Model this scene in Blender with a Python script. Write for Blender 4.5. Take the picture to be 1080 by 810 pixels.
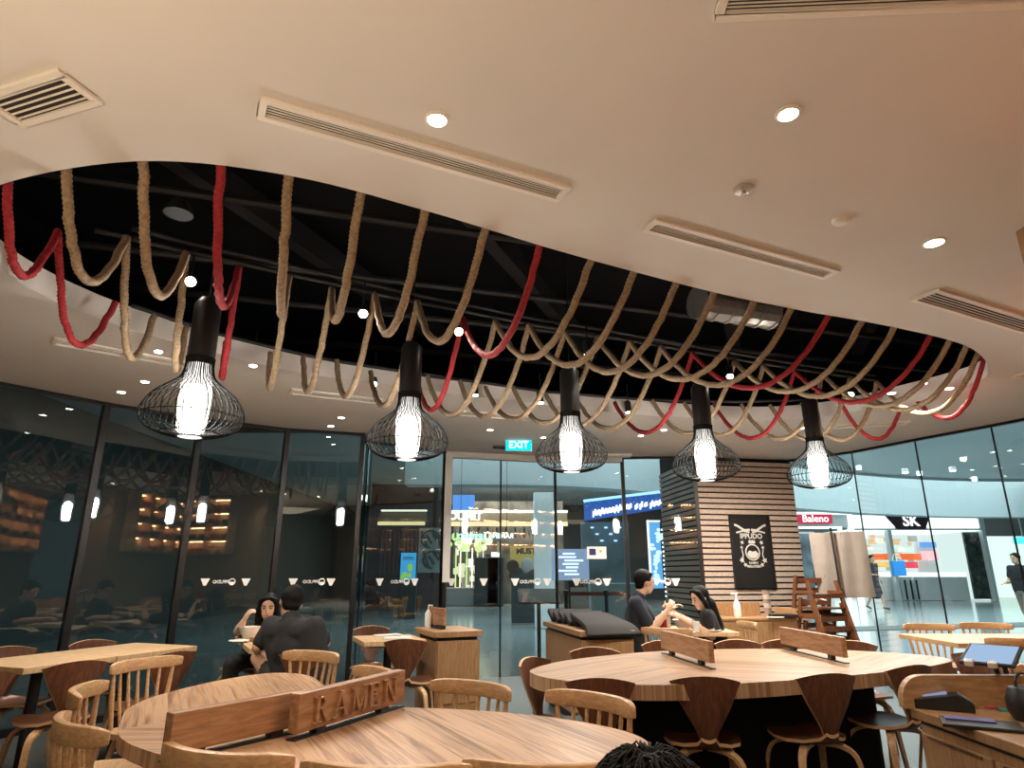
import bpy, bmesh, math, random
from mathutils import Vector, Matrix, Euler
from mathutils.geometry import tessellate_polygon
random.seed(7)
PI = math.pi
SC = bpy.context.scene
for o in list(bpy.data.objects): bpy.data.objects.remove(o)
COL = SC.collection
R = math.radians

# ------------------------------------------------------------------ camera, world, lights, exposure
FPX, PITCH, EYE, CEIL = 678.0, R(16.3), 1.32, 2.94
cam = bpy.data.objects.new('camera', bpy.data.cameras.new('camera')); COL.objects.link(cam)
cam.data.sensor_fit = 'HORIZONTAL'; cam.data.sensor_width = 36.0; cam.data.lens = 36.0 * FPX / 1080
cam.location = (0, 0, EYE); cam.rotation_euler = (PI / 2 + PITCH, 0, 0)
cam.data.clip_start = 0.02; cam.data.clip_end = 200
SC.camera = cam
SC.view_settings.view_transform = 'Standard'; SC.view_settings.look = 'None'
SC.view_settings.gamma = 1; SC.view_settings.use_curve_mapping = False
SC.view_settings.exposure = 0.6
W = bpy.data.worlds.new('world'); SC.world = W; W.use_nodes = True
W.node_tree.nodes['Background'].inputs[0].default_value = (0.55, 0.7, 0.8, 1)
W.node_tree.nodes['Background'].inputs[1].default_value = 0.12
try: SC.cycles.max_bounces = 10; SC.cycles.transparent_max_bounces = 16; SC.cycles.caustics_reflective = False; SC.cycles.caustics_refractive = False
except Exception: pass
WARM = (1.0, 0.72, 0.45); NEUT = (1.0, 0.88, 0.74); COOL = (0.77, 0.95, 1.0)
def light(name, typ, loc, energy, color, rot=(0, 0, 0), size=.1, size_y=None, angle=None, blend=.6, parent=None):
    l = bpy.data.lights.new(name, typ); l.energy = energy; l.color = color
    if typ == 'AREA':
        l.size = size
        if size_y: l.shape = 'RECTANGLE'; l.size_y = size_y
    else: l.shadow_soft_size = size
    if typ == 'SPOT': l.spot_size = angle or R(100); l.spot_blend = blend
    o = bpy.data.objects.new(name, l); COL.objects.link(o); o.location = loc; o.rotation_euler = rot
    if parent: o.parent = parent
    return o
light('ceiling_fill', 'AREA', (-1.9, -0.6, 1.0), 82, (1, .76, .52), (R(180), 0, 0), 3.0, 2.4)  # added upward fill, unseen behind the camera, to brighten the ceiling
light('rear_fill', 'AREA', (-1.6, -2.2, 2.85), 40, (1, .80, .58), (0, 0, 0), 5.0, 2.0)  # added overhead fill for the near tables, out of view behind the camera
light('mall_light_near_shops', 'AREA', (13.5, 21.5, 4.6), 1000, COOL, (0, 0, 0), 12, 9)
light('mall_light_walk', 'AREA', (10.0, 12.5, 4.6), 480, COOL, (0, 0, 0), 7, 6)
light('mall_light_entrance', 'AREA', (1.0, 17, 4.4), 380, COOL, (0, 0, 0), 7, 8)
light('mall_light_corridor', 'AREA', (-1.0, 29, 4.4), 420, (1, .95, .88), (0, 0, 0), 8, 4)

# ------------------------------------------------------------------ helpers
CP, SP = math.cos(PITCH), math.sin(PITCH)
def ray(px, py):
    u = (px - 540) / FPX; v = (405 - py) / FPX
    return Vector((u, CP - v * SP, SP + v * CP))
def at(px, py, z):                       # where the sight line of a photo pixel meets height z
    r = ray(px, py); k = (z - EYE) / r.z
    return Vector((r.x * k, r.y * k, z))
def ad(px, py, k):                       # ... or camera depth k
    return Vector((0, 0, EYE)) + ray(px, py) * k
def ay(px, py, y):
    r = ray(px, py); return Vector((0, 0, EYE)) + r * (y / r.y)
def prj(p):
    Y = p[1]; Z = p[2] - EYE
    d = Y * CP + Z * SP; up = -Y * SP + Z * CP
    return 540 + FPX * p[0] / d, 405 - FPX * up / d

def V(*a): return Vector(a)
def catmull(pts, n=8, closed=False):
    pts = [Vector(p) for p in pts]; out = []; L = len(pts)
    rng = range(L) if closed else range(L - 1)
    for i in rng:
        if closed: p0, p1, p2, p3 = pts[i-1], pts[i], pts[(i+1) % L], pts[(i+2) % L]
        else: p0, p1, p2, p3 = pts[max(i-1, 0)], pts[i], pts[i+1], pts[min(i+2, L-1)]
        for k in range(n):
            t = k / n
            out.append(.5 * ((2*p1) + (-p0 + p2)*t + (2*p0 - 5*p1 + 4*p2 - p3)*t*t + (-p0 + 3*p1 - 3*p2 + p3)*t**3))
    if not closed: out.append(pts[-1])
    return out

class MB:
    def __init__(s): s.v = []; s.f = []; s.m = []
    def add(s, vs, fs, mi=0, M=None):
        b = len(s.v)
        s.v += [tuple(M @ Vector(p)) if M else tuple(p) for p in vs]
        s.f += [tuple(i + b for i in f) for f in fs]; s.m += [mi] * len(fs)
        return s
    def box(s, c, d, rz=0, M=None, mi=0, rot=None):
        x, y, z = d[0]/2, d[1]/2, d[2]/2
        vs = [(-x,-y,-z),(x,-y,-z),(x,y,-z),(-x,y,-z),(-x,-y,z),(x,-y,z),(x,y,z),(-x,y,z)]
        T = Matrix.Translation(c) @ (Euler(rot).to_matrix().to_4x4() if rot else Matrix.Rotation(rz, 4, 'Z'))
        if M: T = M @ T
        return s.add(vs, [(0,3,2,1),(4,5,6,7),(0,1,5,4),(1,2,6,5),(2,3,7,6),(3,0,4,7)], mi, T)
    def prism(s, poly, z0, z1, M=None, mi=0, hole=None, side=None):
        n = len(poly)
        vs = [(p[0], p[1], z0) for p in poly] + [(p[0], p[1], z1) for p in poly]
        fs = []
        if hole is None and n <= 4: tri = [tuple(range(n))]
        else:
            loops = [[Vector((p[0], p[1], 0)) for p in poly]] + ([[Vector((p[0], p[1], 0)) for p in hole]] if hole else [])
            tri = tessellate_polygon(loops)
        if hole:
            h = len(hole); vs = [(p[0],p[1],z0) for p in list(poly)+list(hole)] + [(p[0],p[1],z1) for p in list(poly)+list(hole)]
            off = n + h
        else: off = n
        ori = 0
        a = [Vector(vs[i]) for i in tri[0][:3]]
        if (a[1]-a[0]).cross(a[2]-a[0]).z < 0: ori = 1
        for t in tri:
            t = tuple(t)
            fs.append(t if ori else t[::-1]); fs.append(tuple(i + off for i in (t[::-1] if ori else t)))
        nt = len(fs)
        for i in range(n): fs.append((i, (i+1) % n, (i+1) % n + off, i + off))
        if hole:
            for i in range(h): a_, b_ = n + i, n + (i+1) % h; fs.append((b_, a_, a_ + off, b_ + off))
        s.add(vs, fs, mi, M)
        if side is not None:
            for k in range(len(s.m) - (len(fs) - nt), len(s.m)): s.m[k] = side
        return s
    def tube(s, pts, r, n=8, closed=False, M=None, mi=0, caps=True, flat=None):
        pts = [Vector(p) for p in pts]; L = len(pts)
        rr = r if isinstance(r, (list, tuple)) else [r] * L
        vs = []; fs = []; N = None
        for i, p in enumerate(pts):
            if closed: t = pts[(i+1) % L] - pts[i-1]
            else: t = pts[min(i+1, L-1)] - pts[max(i-1, 0)]
            if t.length < 1e-9: t = Vector((0, 0, 1))
            t.normalize()
            if N is None:
                N = t.orthogonal() if flat is None else (Vector(flat) - t * Vector(flat).dot(t))
            else: N = N - t * N.dot(t)
            if N.length < 1e-6: N = t.orthogonal()
            N.normalize(); B = t.cross(N)
            for k in range(n):
                a = 2 * PI * (k + .5) / n
                vs.append(p + (N * math.cos(a) + B * math.sin(a)) * rr[i])
        for i in range(L if closed else L - 1):
            j = (i + 1) % L
            for k in range(n): fs.append((i*n + k, i*n + (k+1) % n, j*n + (k+1) % n, j*n + k))
        if caps and not closed:
            fs.append(tuple(range(n))[::-1]); fs.append(tuple((L-1)*n + k for k in range(n)))
        return s.add(vs, fs, mi, M)
    def strip(s, pts, w, h, up=(0, 0, 1), M=None, mi=0, ws=None, hs=None):     # rectangular section swept along pts
        pts = [Vector(p) for p in pts]; L = len(pts); vs = []; fs = []; up = Vector(up)
        for i, p in enumerate(pts):
            t = (pts[min(i+1, L-1)] - pts[max(i-1, 0)]).normalized()
            S = t.cross(up).normalized(); U = S.cross(t).normalized()
            a = (ws[i] if ws else w) / 2; b = (hs[i] if hs else h) / 2
            vs += [p - S*a - U*b, p + S*a - U*b, p + S*a + U*b, p - S*a + U*b]
        for i in range(L - 1):
            for k in range(4): fs.append((i*4 + k, i*4 + (k+1) % 4, i*4 + 4 + (k+1) % 4, i*4 + 4 + k))
        fs.append((3, 2, 1, 0)); fs.append(tuple((L-1)*4 + k for k in range(4)))
        return s.add(vs, fs, mi, M)
    def lathe(s, prof, n=24, c=(0, 0, 0), M=None, mi=0):
        vs = []; fs = []; L = len(prof)
        for (r, z) in prof:
            for k in range(n):
                a = 2*PI*k/n; vs.append((c[0] + r*math.cos(a), c[1] + r*math.sin(a), c[2] + z))
        for i in range(L - 1):
            for k in range(n): fs.append((i*n + k, i*n + (k+1) % n, (i+1)*n + (k+1) % n, (i+1)*n + k))
        if prof[0][0] > 1e-5: fs.append(tuple(range(n))[::-1])
        if prof[-1][0] > 1e-5: fs.append(tuple((L-1)*n + k for k in range(n)))
        return s.add(vs, fs, mi, M)
    def ball(s, c, r, n=12, m=8, M=None, mi=0):                        # ellipsoid, r scalar or triple, optional orientation M
        rx, ry, rz = (r, r, r) if not isinstance(r, (tuple, list)) else r
        vs = [(0, 0, -rz)]; fs = []
        for i in range(1, m):
            p = -PI/2 + PI*i/m
            for k in range(n): a = 2*PI*k/n; vs.append((rx*math.cos(p)*math.cos(a), ry*math.cos(p)*math.sin(a), rz*math.sin(p)))
        vs.append((0, 0, rz)); T = len(vs) - 1
        for k in range(n):
            fs.append((0, 1 + (k+1) % n, 1 + k)); fs.append((T, T - n + k, T - n + (k+1) % n))
        for i in range(m - 2):
            for k in range(n): b = 1 + i*n; fs.append((b + k, b + (k+1) % n, b + n + (k+1) % n, b + n + k))
        T4 = Matrix.Translation(c) @ (M.to_4x4() if M else Matrix())
        return s.add(vs, fs, mi, T4)
    def cap(s, a, b, ra, rb, n=12):                                    # tapered capsule for bodies
        s.ball(a, ra, n, 8); s.ball(b, rb, n, 8); return s.tube([a, b], [ra, rb], n)
    def sheet(s, rows, th, nrm, mi=0, rim=1):                          # curved plywood: rows of points, thickness th along nrm(row, col)
        m, n = len(rows), len(rows[0]); vs = []; fs = []
        for sg in (0, 1):
            for i in range(m):
                for j in range(n):
                    vs.append(Vector(rows[i][j]) + nrm(i, j) * th * (sg - .5))
        q = m * n
        for i in range(m - 1):
            for j in range(n - 1):
                a, b, c_, d = i*n + j, i*n + j + 1, (i+1)*n + j + 1, (i+1)*n + j
                fs += [(d, c_, b, a), (a + q, b + q, c_ + q, d + q)]
        s.add(vs, fs, mi)
        b = len(s.v) - len(vs); e = [j for j in range(n)] + [i*n + n - 1 for i in range(1, m)] + [(m-1)*n + j for j in range(n-2, -1, -1)] + [i*n for i in range(m-2, 0, -1)]
        for k in range(len(e)):
            x, y = e[k] + b, e[(k+1) % len(e)] + b
            s.f.append((x, y, y + q, x + q)); s.m.append(rim)
        return s
    def mesh(s, name, mats, smooth=False, bevel=0, fixn=True):
        me = bpy.data.meshes.new(name); me.from_pydata(s.v, [], s.f)
        for m in (mats if isinstance(mats, (list, tuple)) else [mats]): me.materials.append(m)
        me.polygons.foreach_set('material_index', s.m)
        if fixn or bevel:
            bm = bmesh.new(); bm.from_mesh(me)
            if bevel:
                bmesh.ops.remove_doubles(bm, verts=bm.verts, dist=1e-5)
                ed = [e for e in bm.edges if len(e.link_faces) == 2 and e.calc_face_angle(0) > .6]
                bmesh.ops.bevel(bm, geom=ed, offset=bevel, segments=2, affect='EDGES', profile=.5, clamp_overlap=True)
            bmesh.ops.recalc_face_normals(bm, faces=bm.faces); bm.to_mesh(me); bm.free()
        if smooth:
            me.polygons.foreach_set('use_smooth', [True] * len(me.polygons))
            if smooth != 'all':
                try: me.set_sharp_from_angle(angle=R(40))
                except Exception: pass
        me.update(); return me
    def build(s, name, mats, parent=None, smooth=False, bevel=0, loc=None, label=None):
        me = s.mesh(name, mats, smooth, bevel)
        o = bpy.data.objects.new(name, me); COL.objects.link(o)
        if parent: o.parent = parent
        elif loc is None:                                              # a top-level mesh gets its origin at its base
            xs, ys, zs = zip(*[v.co for v in me.vertices]); c = Vector(((min(xs)+max(xs))/2, (min(ys)+max(ys))/2, min(zs)))
            me.transform(Matrix.Translation(-c)); o.location = c
        if loc is not None: o.location = loc
        if label: o['label'] = label
        return o

def tag(o, label=None, cat=None, group=None, kind=None):
    if label: o['label'] = label
    if cat: o['category'] = cat
    if group: o['group'] = group
    if kind: o['kind'] = kind
    return o
def thing(name, label, cat, loc=(0, 0, 0), rz=0, group=None):
    o = bpy.data.objects.new(name, None); COL.objects.link(o); o.location = loc; o.rotation_euler = (0, 0, rz)
    o.empty_display_size = .1
    return tag(o, label, cat, group)
def struct(name, mb, mats, parent=None, smooth=False, bevel=0):
    o = mb.build(name, mats, parent, smooth, bevel)
    if not parent: o['kind'] = 'structure'
    return o
def dup(root, loc, rz, label, group=None):
    r = root.copy(); COL.objects.link(r); r.location = loc; r.rotation_euler = (0, 0, rz); r['label'] = label
    if group: r['group'] = group
    for ch in list(root.children):
        c = ch.copy(); COL.objects.link(c); c.parent = r
        for g in ch.children:
            d = g.copy(); COL.objects.link(d); d.parent = c
    return r
ORD = ['first','second','third','fourth','fifth','sixth','seventh','eighth','ninth','tenth','eleventh','twelfth','thirteenth','fourteenth','fifteenth','sixteenth','seventeenth','eighteenth','nineteenth','twentieth','twenty-first','twenty-second','twenty-third','twenty-fourth']

def text_mesh(body, size, extrude=.002, offset=0, align='CENTER', shear=0, space=1, mirror=False):
    c = bpy.data.curves.new('txt', 'FONT'); c.body = body; c.size = size; c.extrude = extrude; c.offset = offset
    c.align_x = align; c.align_y = 'CENTER'; c.shear = shear; c.space_character = space; c.resolution_u = 3
    o = bpy.data.objects.new('txt', c); COL.objects.link(o)
    dg = bpy.context.evaluated_depsgraph_get()
    me = bpy.data.meshes.new_from_object(o.evaluated_get(dg)); me.materials.clear()
    bpy.data.objects.remove(o); bpy.data.curves.remove(c)
    if mirror: me.transform(Matrix.Scale(-1, 4, (1, 0, 0))); me.flip_normals()
    return me
def text(name, body, size, mat, parent, M, **k):
    me = text_mesh(body, size, **k); me.transform(M); me.materials.append(mat); me.name = name
    o = bpy.data.objects.new(name, me); COL.objects.link(o)
    if parent: o.parent = parent
    return o
def frame_m(o, x, n):                    # matrix: text x axis along x, face normal n, up = n cross x
    x = Vector(x).normalized(); n = Vector(n).normalized(); y = n.cross(x)
    m = Matrix(((x.x, y.x, n.x, o[0]), (x.y, y.y, n.y, o[1]), (x.z, y.z, n.z, o[2]), (0, 0, 0, 1)))
    return m

# ------------------------------------------------------------------ materials
def mat(name, col, rough=.5, metal=0, emit=None, es=0, noise=0, nscale=20, spec=.5, bump=0, stretch=None):
    m = bpy.data.materials.new(name); m.use_nodes = True; nt = m.node_tree; b = nt.nodes['Principled BSDF']
    b.inputs['Base Color'].default_value = (*col, 1); b.inputs['Roughness'].default_value = rough
    b.inputs['Metallic'].default_value = metal; b.inputs['Specular IOR Level'].default_value = spec
    if emit: b.inputs['Emission Color'].default_value = (*emit, 1); b.inputs['Emission Strength'].default_value = es
    if noise or bump:
        tc = nt.nodes.new('ShaderNodeTexCoord'); mp = nt.nodes.new('ShaderNodeMapping')
        nt.links.new(tc.outputs['Object'], mp.inputs[0])
        if stretch: mp.inputs['Scale'].default_value = stretch
        n = nt.nodes.new('ShaderNodeTexNoise'); n.inputs['Scale'].default_value = nscale; n.inputs['Detail'].default_value = 4
        nt.links.new(mp.outputs[0], n.inputs[0])
        if noise:
            rp = nt.nodes.new('ShaderNodeValToRGB')
            rp.color_ramp.elements[0].position = .3; rp.color_ramp.elements[1].position = .7
            rp.color_ramp.elements[0].color = (*[max(c*(1-noise), 0) for c in col], 1); rp.color_ramp.elements[1].color = (*[min(c*(1+noise), 1) for c in col], 1)
            nt.links.new(n.outputs[0], rp.inputs[0]); nt.links.new(rp.outputs[0], b.inputs['Base Color'])
        if bump:
            bp = nt.nodes.new('ShaderNodeBump'); bp.inputs['Strength'].default_value = bump; bp.inputs['Distance'].default_value = .01
            nt.links.new(n.outputs[0], bp.inputs['Height']); nt.links.new(bp.outputs[0], b.inputs['Normal'])
    return m
def emis(name, col, s):
    m = bpy.data.materials.new(name); m.use_nodes = True; nt = m.node_tree; nt.nodes.clear()
    e = nt.nodes.new('ShaderNodeEmission'); e.inputs[0].default_value = (*col, 1); e.inputs[1].default_value = s
    o = nt.nodes.new('ShaderNodeOutputMaterial'); nt.links.new(e.outputs[0], o.inputs[0]); return m
def wood(name, dark, light_, scale=9, rough=.4, axis=(1, 12, 12), spec=.4, contrast=(.35, .68)):
    m = bpy.data.materials.new(name); m.use_nodes = True; nt = m.node_tree; b = nt.nodes['Principled BSDF']
    tc = nt.nodes.new('ShaderNodeTexCoord'); mp = nt.nodes.new('ShaderNodeMapping'); mp.inputs['Scale'].default_value = axis
    n = nt.nodes.new('ShaderNodeTexNoise'); n.inputs['Scale'].default_value = scale; n.inputs['Detail'].default_value = 6; n.inputs['Distortion'].default_value = .6
    r = nt.nodes.new('ShaderNodeValToRGB'); r.color_ramp.elements[0].position = contrast[0]; r.color_ramp.elements[1].position = contrast[1]
    r.color_ramp.elements[0].color = (*dark, 1); r.color_ramp.elements[1].color = (*light_, 1)
    L = nt.links.new
    L(tc.outputs['Object'], mp.inputs[0]); L(mp.outputs[0], n.inputs[0]); L(n.outputs[0], r.inputs[0]); L(r.outputs[0], b.inputs['Base Color'])
    b.inputs['Roughness'].default_value = rough; b.inputs['Specular IOR Level'].default_value = spec
    return m
def parquet(name, dark, light_, cuts, ang, width=.055, rough=.35):
    """veneer strips at +-ang to the table's long axis, the sign changing at the given x cuts"""
    m = bpy.data.materials.new(name); m.use_nodes = True; nt = m.node_tree; b = nt.nodes['Principled BSDF']; L = nt.links.new; N = nt.nodes.new
    tc = N('ShaderNodeTexCoord'); sx = N('ShaderNodeSeparateXYZ'); L(tc.outputs['Object'], sx.inputs[0])
    def mt(op, a, b_=None):
        k = N('ShaderNodeMath'); k.operation = op
        for i, q in enumerate((a, b_)):
            if q is None: continue
            if isinstance(q, (int, float)): k.inputs[i].default_value = q
            else: L(q, k.inputs[i])
        return k.outputs[0]
    sgn = None
    for c in cuts:
        g = mt('SUBTRACT', mt('MULTIPLY', mt('GREATER_THAN', sx.outputs[0], c), 2), 1)
        sgn = g if sgn is None else mt('MULTIPLY', sgn, g)
    ys = mt('MULTIPLY', sx.outputs[1], sgn)
    ca, sa = math.cos(ang), math.sin(ang)
    u = mt('ADD', mt('MULTIPLY', sx.outputs[0], ca), mt('MULTIPLY', ys, sa))
    w = mt('SUBTRACT', mt('MULTIPLY', ys, ca), mt('MULTIPLY', sx.outputs[0], sa))
    cell = mt('FLOOR', mt('DIVIDE', w, width))
    wn = N('ShaderNodeTexWhiteNoise'); wn.noise_dimensions = '1D'; L(cell, wn.inputs['W'])
    cb = N('ShaderNodeCombineXYZ'); L(mt('MULTIPLY', u, 1.3), cb.inputs[0]); L(mt('MULTIPLY', w, 30), cb.inputs[1]); L(mt('MULTIPLY', wn.outputs[0], 20), cb.inputs[2])
    n = N('ShaderNodeTexNoise'); n.inputs['Scale'].default_value = 1.6; n.inputs['Detail'].default_value = 5; n.inputs['Distortion'].default_value = .9; L(cb.outputs[0], n.inputs[0])
    f = mt('ADD', mt('MULTIPLY', n.outputs[0], .84), mt('MULTIPLY', wn.outputs[0], .16))
    r = N('ShaderNodeValToRGB'); r.color_ramp.elements[0].position = .34; r.color_ramp.elements[1].position = .56
    r.color_ramp.elements[0].color = (*dark, 1); r.color_ramp.elements[1].color = (*light_, 1)
    L(f, r.inputs[0]); L(r.outputs[0], b.inputs['Base Color']); b.inputs['Roughness'].default_value = rough
    return m
def glass(name, tint, ior=1.6, refl=1.0):
    m = bpy.data.materials.new(name); m.use_nodes = True; nt = m.node_tree; nt.nodes.clear(); N = nt.nodes.new; L = nt.links.new
    t = N('ShaderNodeBsdfTransparent'); t.inputs[0].default_value = (*tint, 1)
    g = N('ShaderNodeBsdfGlossy'); g.inputs['Roughness'].default_value = 0.0; g.inputs[0].default_value = (refl, refl, refl, 1)
    f = N('ShaderNodeFresnel'); f.inputs[0].default_value = ior
    x = N('ShaderNodeMixShader'); o = N('ShaderNodeOutputMaterial')
    L(f.outputs[0], x.inputs[0]); L(t.outputs[0], x.inputs[1]); L(g.outputs[0], x.inputs[2]); L(x.outputs[0], o.inputs[0])
    return m
def floor_tiles(name, c1, c2, size, rough, rot=.3):
    m = bpy.data.materials.new(name); m.use_nodes = True; nt = m.node_tree; b = nt.nodes['Principled BSDF']; N = nt.nodes.new; L = nt.links.new
    tc = N('ShaderNodeTexCoord'); mp = N('ShaderNodeMapping'); mp.inputs['Rotation'].default_value = (0, 0, rot)
    br = N('ShaderNodeTexBrick'); br.offset = .5; br.inputs['Scale'].default_value = 1.0
    br.inputs['Brick Width'].default_value = size; br.inputs['Row Height'].default_value = size; br.inputs['Mortar Size'].default_value = .004
    br.inputs['Color1'].default_value = (*c1, 1); br.inputs['Color2'].default_value = (*c2, 1); br.inputs['Mortar'].default_value = (*[x*.6 for x in c1], 1)
    L(tc.outputs['Object'], mp.inputs[0]); L(mp.outputs[0], br.inputs[0]); L(br.outputs[0], b.inputs['Base Color']); b.inputs['Roughness'].default_value = rough
    return m
M_CEIL = mat('ceiling_paint', (.74, .70, .65), .85, noise=.02, nscale=2)
M_BLACK = mat('black_paint', (.006, .006, .007), .8, spec=.2)
M_BEAM = mat('dark_steel', (.011, .011, .012), .6)
M_SATIN = mat('satin_black', (.012, .012, .013), .4)
M_VENT = mat('vent_white', (.86, .80, .71), .5)
M_VENTD = mat('vent_gap', (.03, .025, .02), .9)
M_TAN = mat('jute_rope', (.31, .22, .135), .9, noise=.3, nscale=60)
M_RED = mat('red_rope', (.33, .018, .024), .85, noise=.3, nscale=60)
def paper(name, col, es, tr):              # thin lit paper: glows and lets part of the bulb's light through
    m = bpy.data.materials.new(name); m.use_nodes = True; nt = m.node_tree; nt.nodes.clear(); N = nt.nodes.new; L = nt.links.new
    e = N('ShaderNodeEmission'); e.inputs[0].default_value = (*col, 1); e.inputs[1].default_value = es
    t = N('ShaderNodeBsdfTransparent'); t.inputs[0].default_value = (tr, tr, tr, 1)
    a = N('ShaderNodeAddShader'); o = N('ShaderNodeOutputMaterial'); L(e.outputs[0], a.inputs[0]); L(t.outputs[0], a.inputs[1]); L(a.outputs[0], o.inputs[0]); return m
M_SHADE = paper('lamp_paper', (1, .96, .90), .62, .60)
M_BULB = emis('lamp_bulb_glow', (1, .95, .87), 125.0)
M_SHADER = mat('lamp_ribs', (.10, .09, .08), .6)
M_WIRE = mat('lamp_wire', (.004, .004, .004), .7, spec=.1)
M_LED = emis('downlight_glow', (1, .88, .70), 30)
M_LEDC = emis('cool_downlight_glow', (.95, .98, 1), 22)
M_CHROME = mat('trim_metal', (.6, .58, .55), .3, metal=.8)
M_OAK = wood('light_oak', (.40, .235, .115), (.57, .365, .195), 6, .4, (3, 14, 14))
M_WAL = wood('walnut_ply', (.085, .032, .016), (.17, .068, .034), 6, .33, (10, 2, 2))
M_PLY = mat('ply_edge', (.55, .36, .19), .5)
M_TAB = parquet('table_veneer', (.22, .105, .05), (.54, .345, .205), (-.55, .12), R(-32))
M_TAB2 = parquet('table_veneer_far', (.23, .12, .06), (.48, .305, .18), (-.45, .55), R(32))
M_BRD = wood('divider_wood', (.25, .13, .068), (.42, .245, .14), 4, .4, (2, 9, 14))
M_MAP = wood('maple_top', (.50, .335, .18), (.66, .47, .285), 6, .4, (10, 2, 2))
M_CAB = wood('cabinet_oak', (.27, .15, .07), (.38, .225, .11), 5, .42, (12, 12, 1.6))
M_SLAT = wood('slat_wood', (.43, .34, .275), (.60, .49, .41), 6, .5, (3, 14, 14))
M_DKWOOD = wood('dark_wood', (.09, .04, .02), (.16, .075, .036), 5, .45, (8, 8, 2))
M_HCH = wood('high_chair_wood', (.12, .045, .02), (.21, .085, .036), 6, .4, (8, 8, 3))
M_FLOOR = floor_tiles('restaurant_tiles', (.06, .064, .064), (.07, .075, .075), .6, .35)
M_MALL = floor_tiles('mall_tiles', (.30, .36, .37), (.34, .40, .41), 1.2, .13, 0)
M_GLASSD = glass('window_glass', (.80, .88, .86), 1.62, .95)
M_GLASSC = glass('clear_glass', (.93, .97, .96), 1.45, .9)
M_MULL = mat('mullion_black', (.006, .006, .007), .35)
M_WHITE = mat('white_plastic', (.75, .75, .73), .45)
M_DECAL = mat('white_decal', (.95, .95, .95), .6, emit=(.8, .82, .82), es=.0)
M_BOARD = mat('grey_tan_cloth', (.36, .325, .295), .8, noise=.1, nscale=5)
M_FABB = mat('black_fabric', (.012, .012, .013), .9, bump=.4, nscale=90)
M_SKIN = mat('skin', (.56, .33, .215), .55, spec=.4)
M_SKIN2 = mat('skin_fair', (.62, .40, .285), .55, spec=.4)
M_HAIR = mat('black_hair', (.004, .0035, .0035), .6, noise=.4, nscale=80, spec=.15)
M_TEEB = mat('black_tee', (.010, .010, .011), .9, bump=.3, nscale=60)
M_NAVY = mat('navy_tee', (.018, .024, .040), .85, bump=.3, nscale=60)
M_PANT = mat('dark_trousers', (.022, .021, .02), .85)
M_TANP = mat('tan_trousers', (.20, .16, .13), .85)
M_SHOE = mat('shoe_black', (.015, .015, .015), .5)
M_EYE = mat('eye_dark', (.02, .012, .01), .3)
M_LIP = mat('lips', (.35, .12, .10), .5)
M_CUP = mat('white_ceramic', (.75, .73, .69), .25)
M_REDP = mat('red_plastic', (.45, .02, .025), .35)
M_BOWLB = mat('black_lacquer', (.012, .011, .011), .2)
M_BOWLR = mat('red_lacquer', (.42, .03, .025), .25)

# ================================================================== SETTING
G = dict(P0=(-5.75, 3.77), G1=(-4.04, 6.21), G2=(-3.41, 6.87), G3=(-2.64, 7.41), G4=(-1.81, 7.68),
         H1=(-1.80, 8.16), H2=(-.93, 8.93), D1=(-.16, 9.18), D2=(.63, 9.42), D3=(1.61, 9.36), PL=(2.64, 9.30), PR=(4.16, 9.60),
         R1=(4.17, 9.64), R2=(4.75, 8.90), R3=(5.11, 8.03), R4=(5.49, 7.21), R5=(5.86, 6.3), R6=(6.15, 5.2), R7=(6.3, 2.85))
facade = [G[k] for k in ('P0','G1','G2','G3','G4','H1','H2','D2','D3','PL','PR','R2','R3','R4','R5','R6','R7')]
room = facade + [(2.5, 2.85), (2.5, -4), (-5.75, -4)]
struct('floor', MB().prism(room, -.10, 0), M_FLOOR)
struct('mall_floor', MB().box((2, 22, -.16), (90, 62, .3)), M_MALL)
near = [at(px, py, CEIL) for px, py in [(0,195),(60,175),(145,170),(229,174),(304,185),(383,201),(452,223),(518,243),(577,261),(632,277),(678,289),(724,301),(765,311),(808,320),(848,328),(887,336),(922,341),(957,347),(995,357),(1014,363),(1030,371),(1040,382),(1044,390)]]
hole_ctrl = [p.xy for p in near[::2]] + [(4.12, 5.40), (4.06, 5.72), (3.82, 6.2), (3.48, 6.72), (2.95, 6.98), (2.2, 6.93), (.96, 6.57), (-.68, 5.80), (-1.78, 5.2), (-2.3, 4.68), (-2.69, 4.12), (-2.86, 3.6), (-2.84, 3.15), (-2.62, 2.72)]
hole = [(p.x, p.y) for p in catmull([(q[0], q[1], 0) for q in hole_ctrl], 7, True)]
ceil_out = [(-5.9, -4.1), (2.6, -4.1), (2.6, 2.75), (6.4, 2.75), (6.4, 5.2), (5.95, 6.35), (5.58, 7.3), (5.2, 8.1), (4.8, 9.05), (4.3, 9.75), (2.6, 9.5), (1.6, 9.5), (.6, 9.56), (-1.0, 9.08), (-1.95, 8.25), (-2.0, 7.8), (-2.75, 7.5), (-3.5, 6.95), (-4.15, 6.3), (-5.9, 3.8)]
cb = MB().prism(ceil_out[::-1], CEIL, CEIL + .16, hole=hole)
struct('ceiling', cb, M_CEIL)
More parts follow.
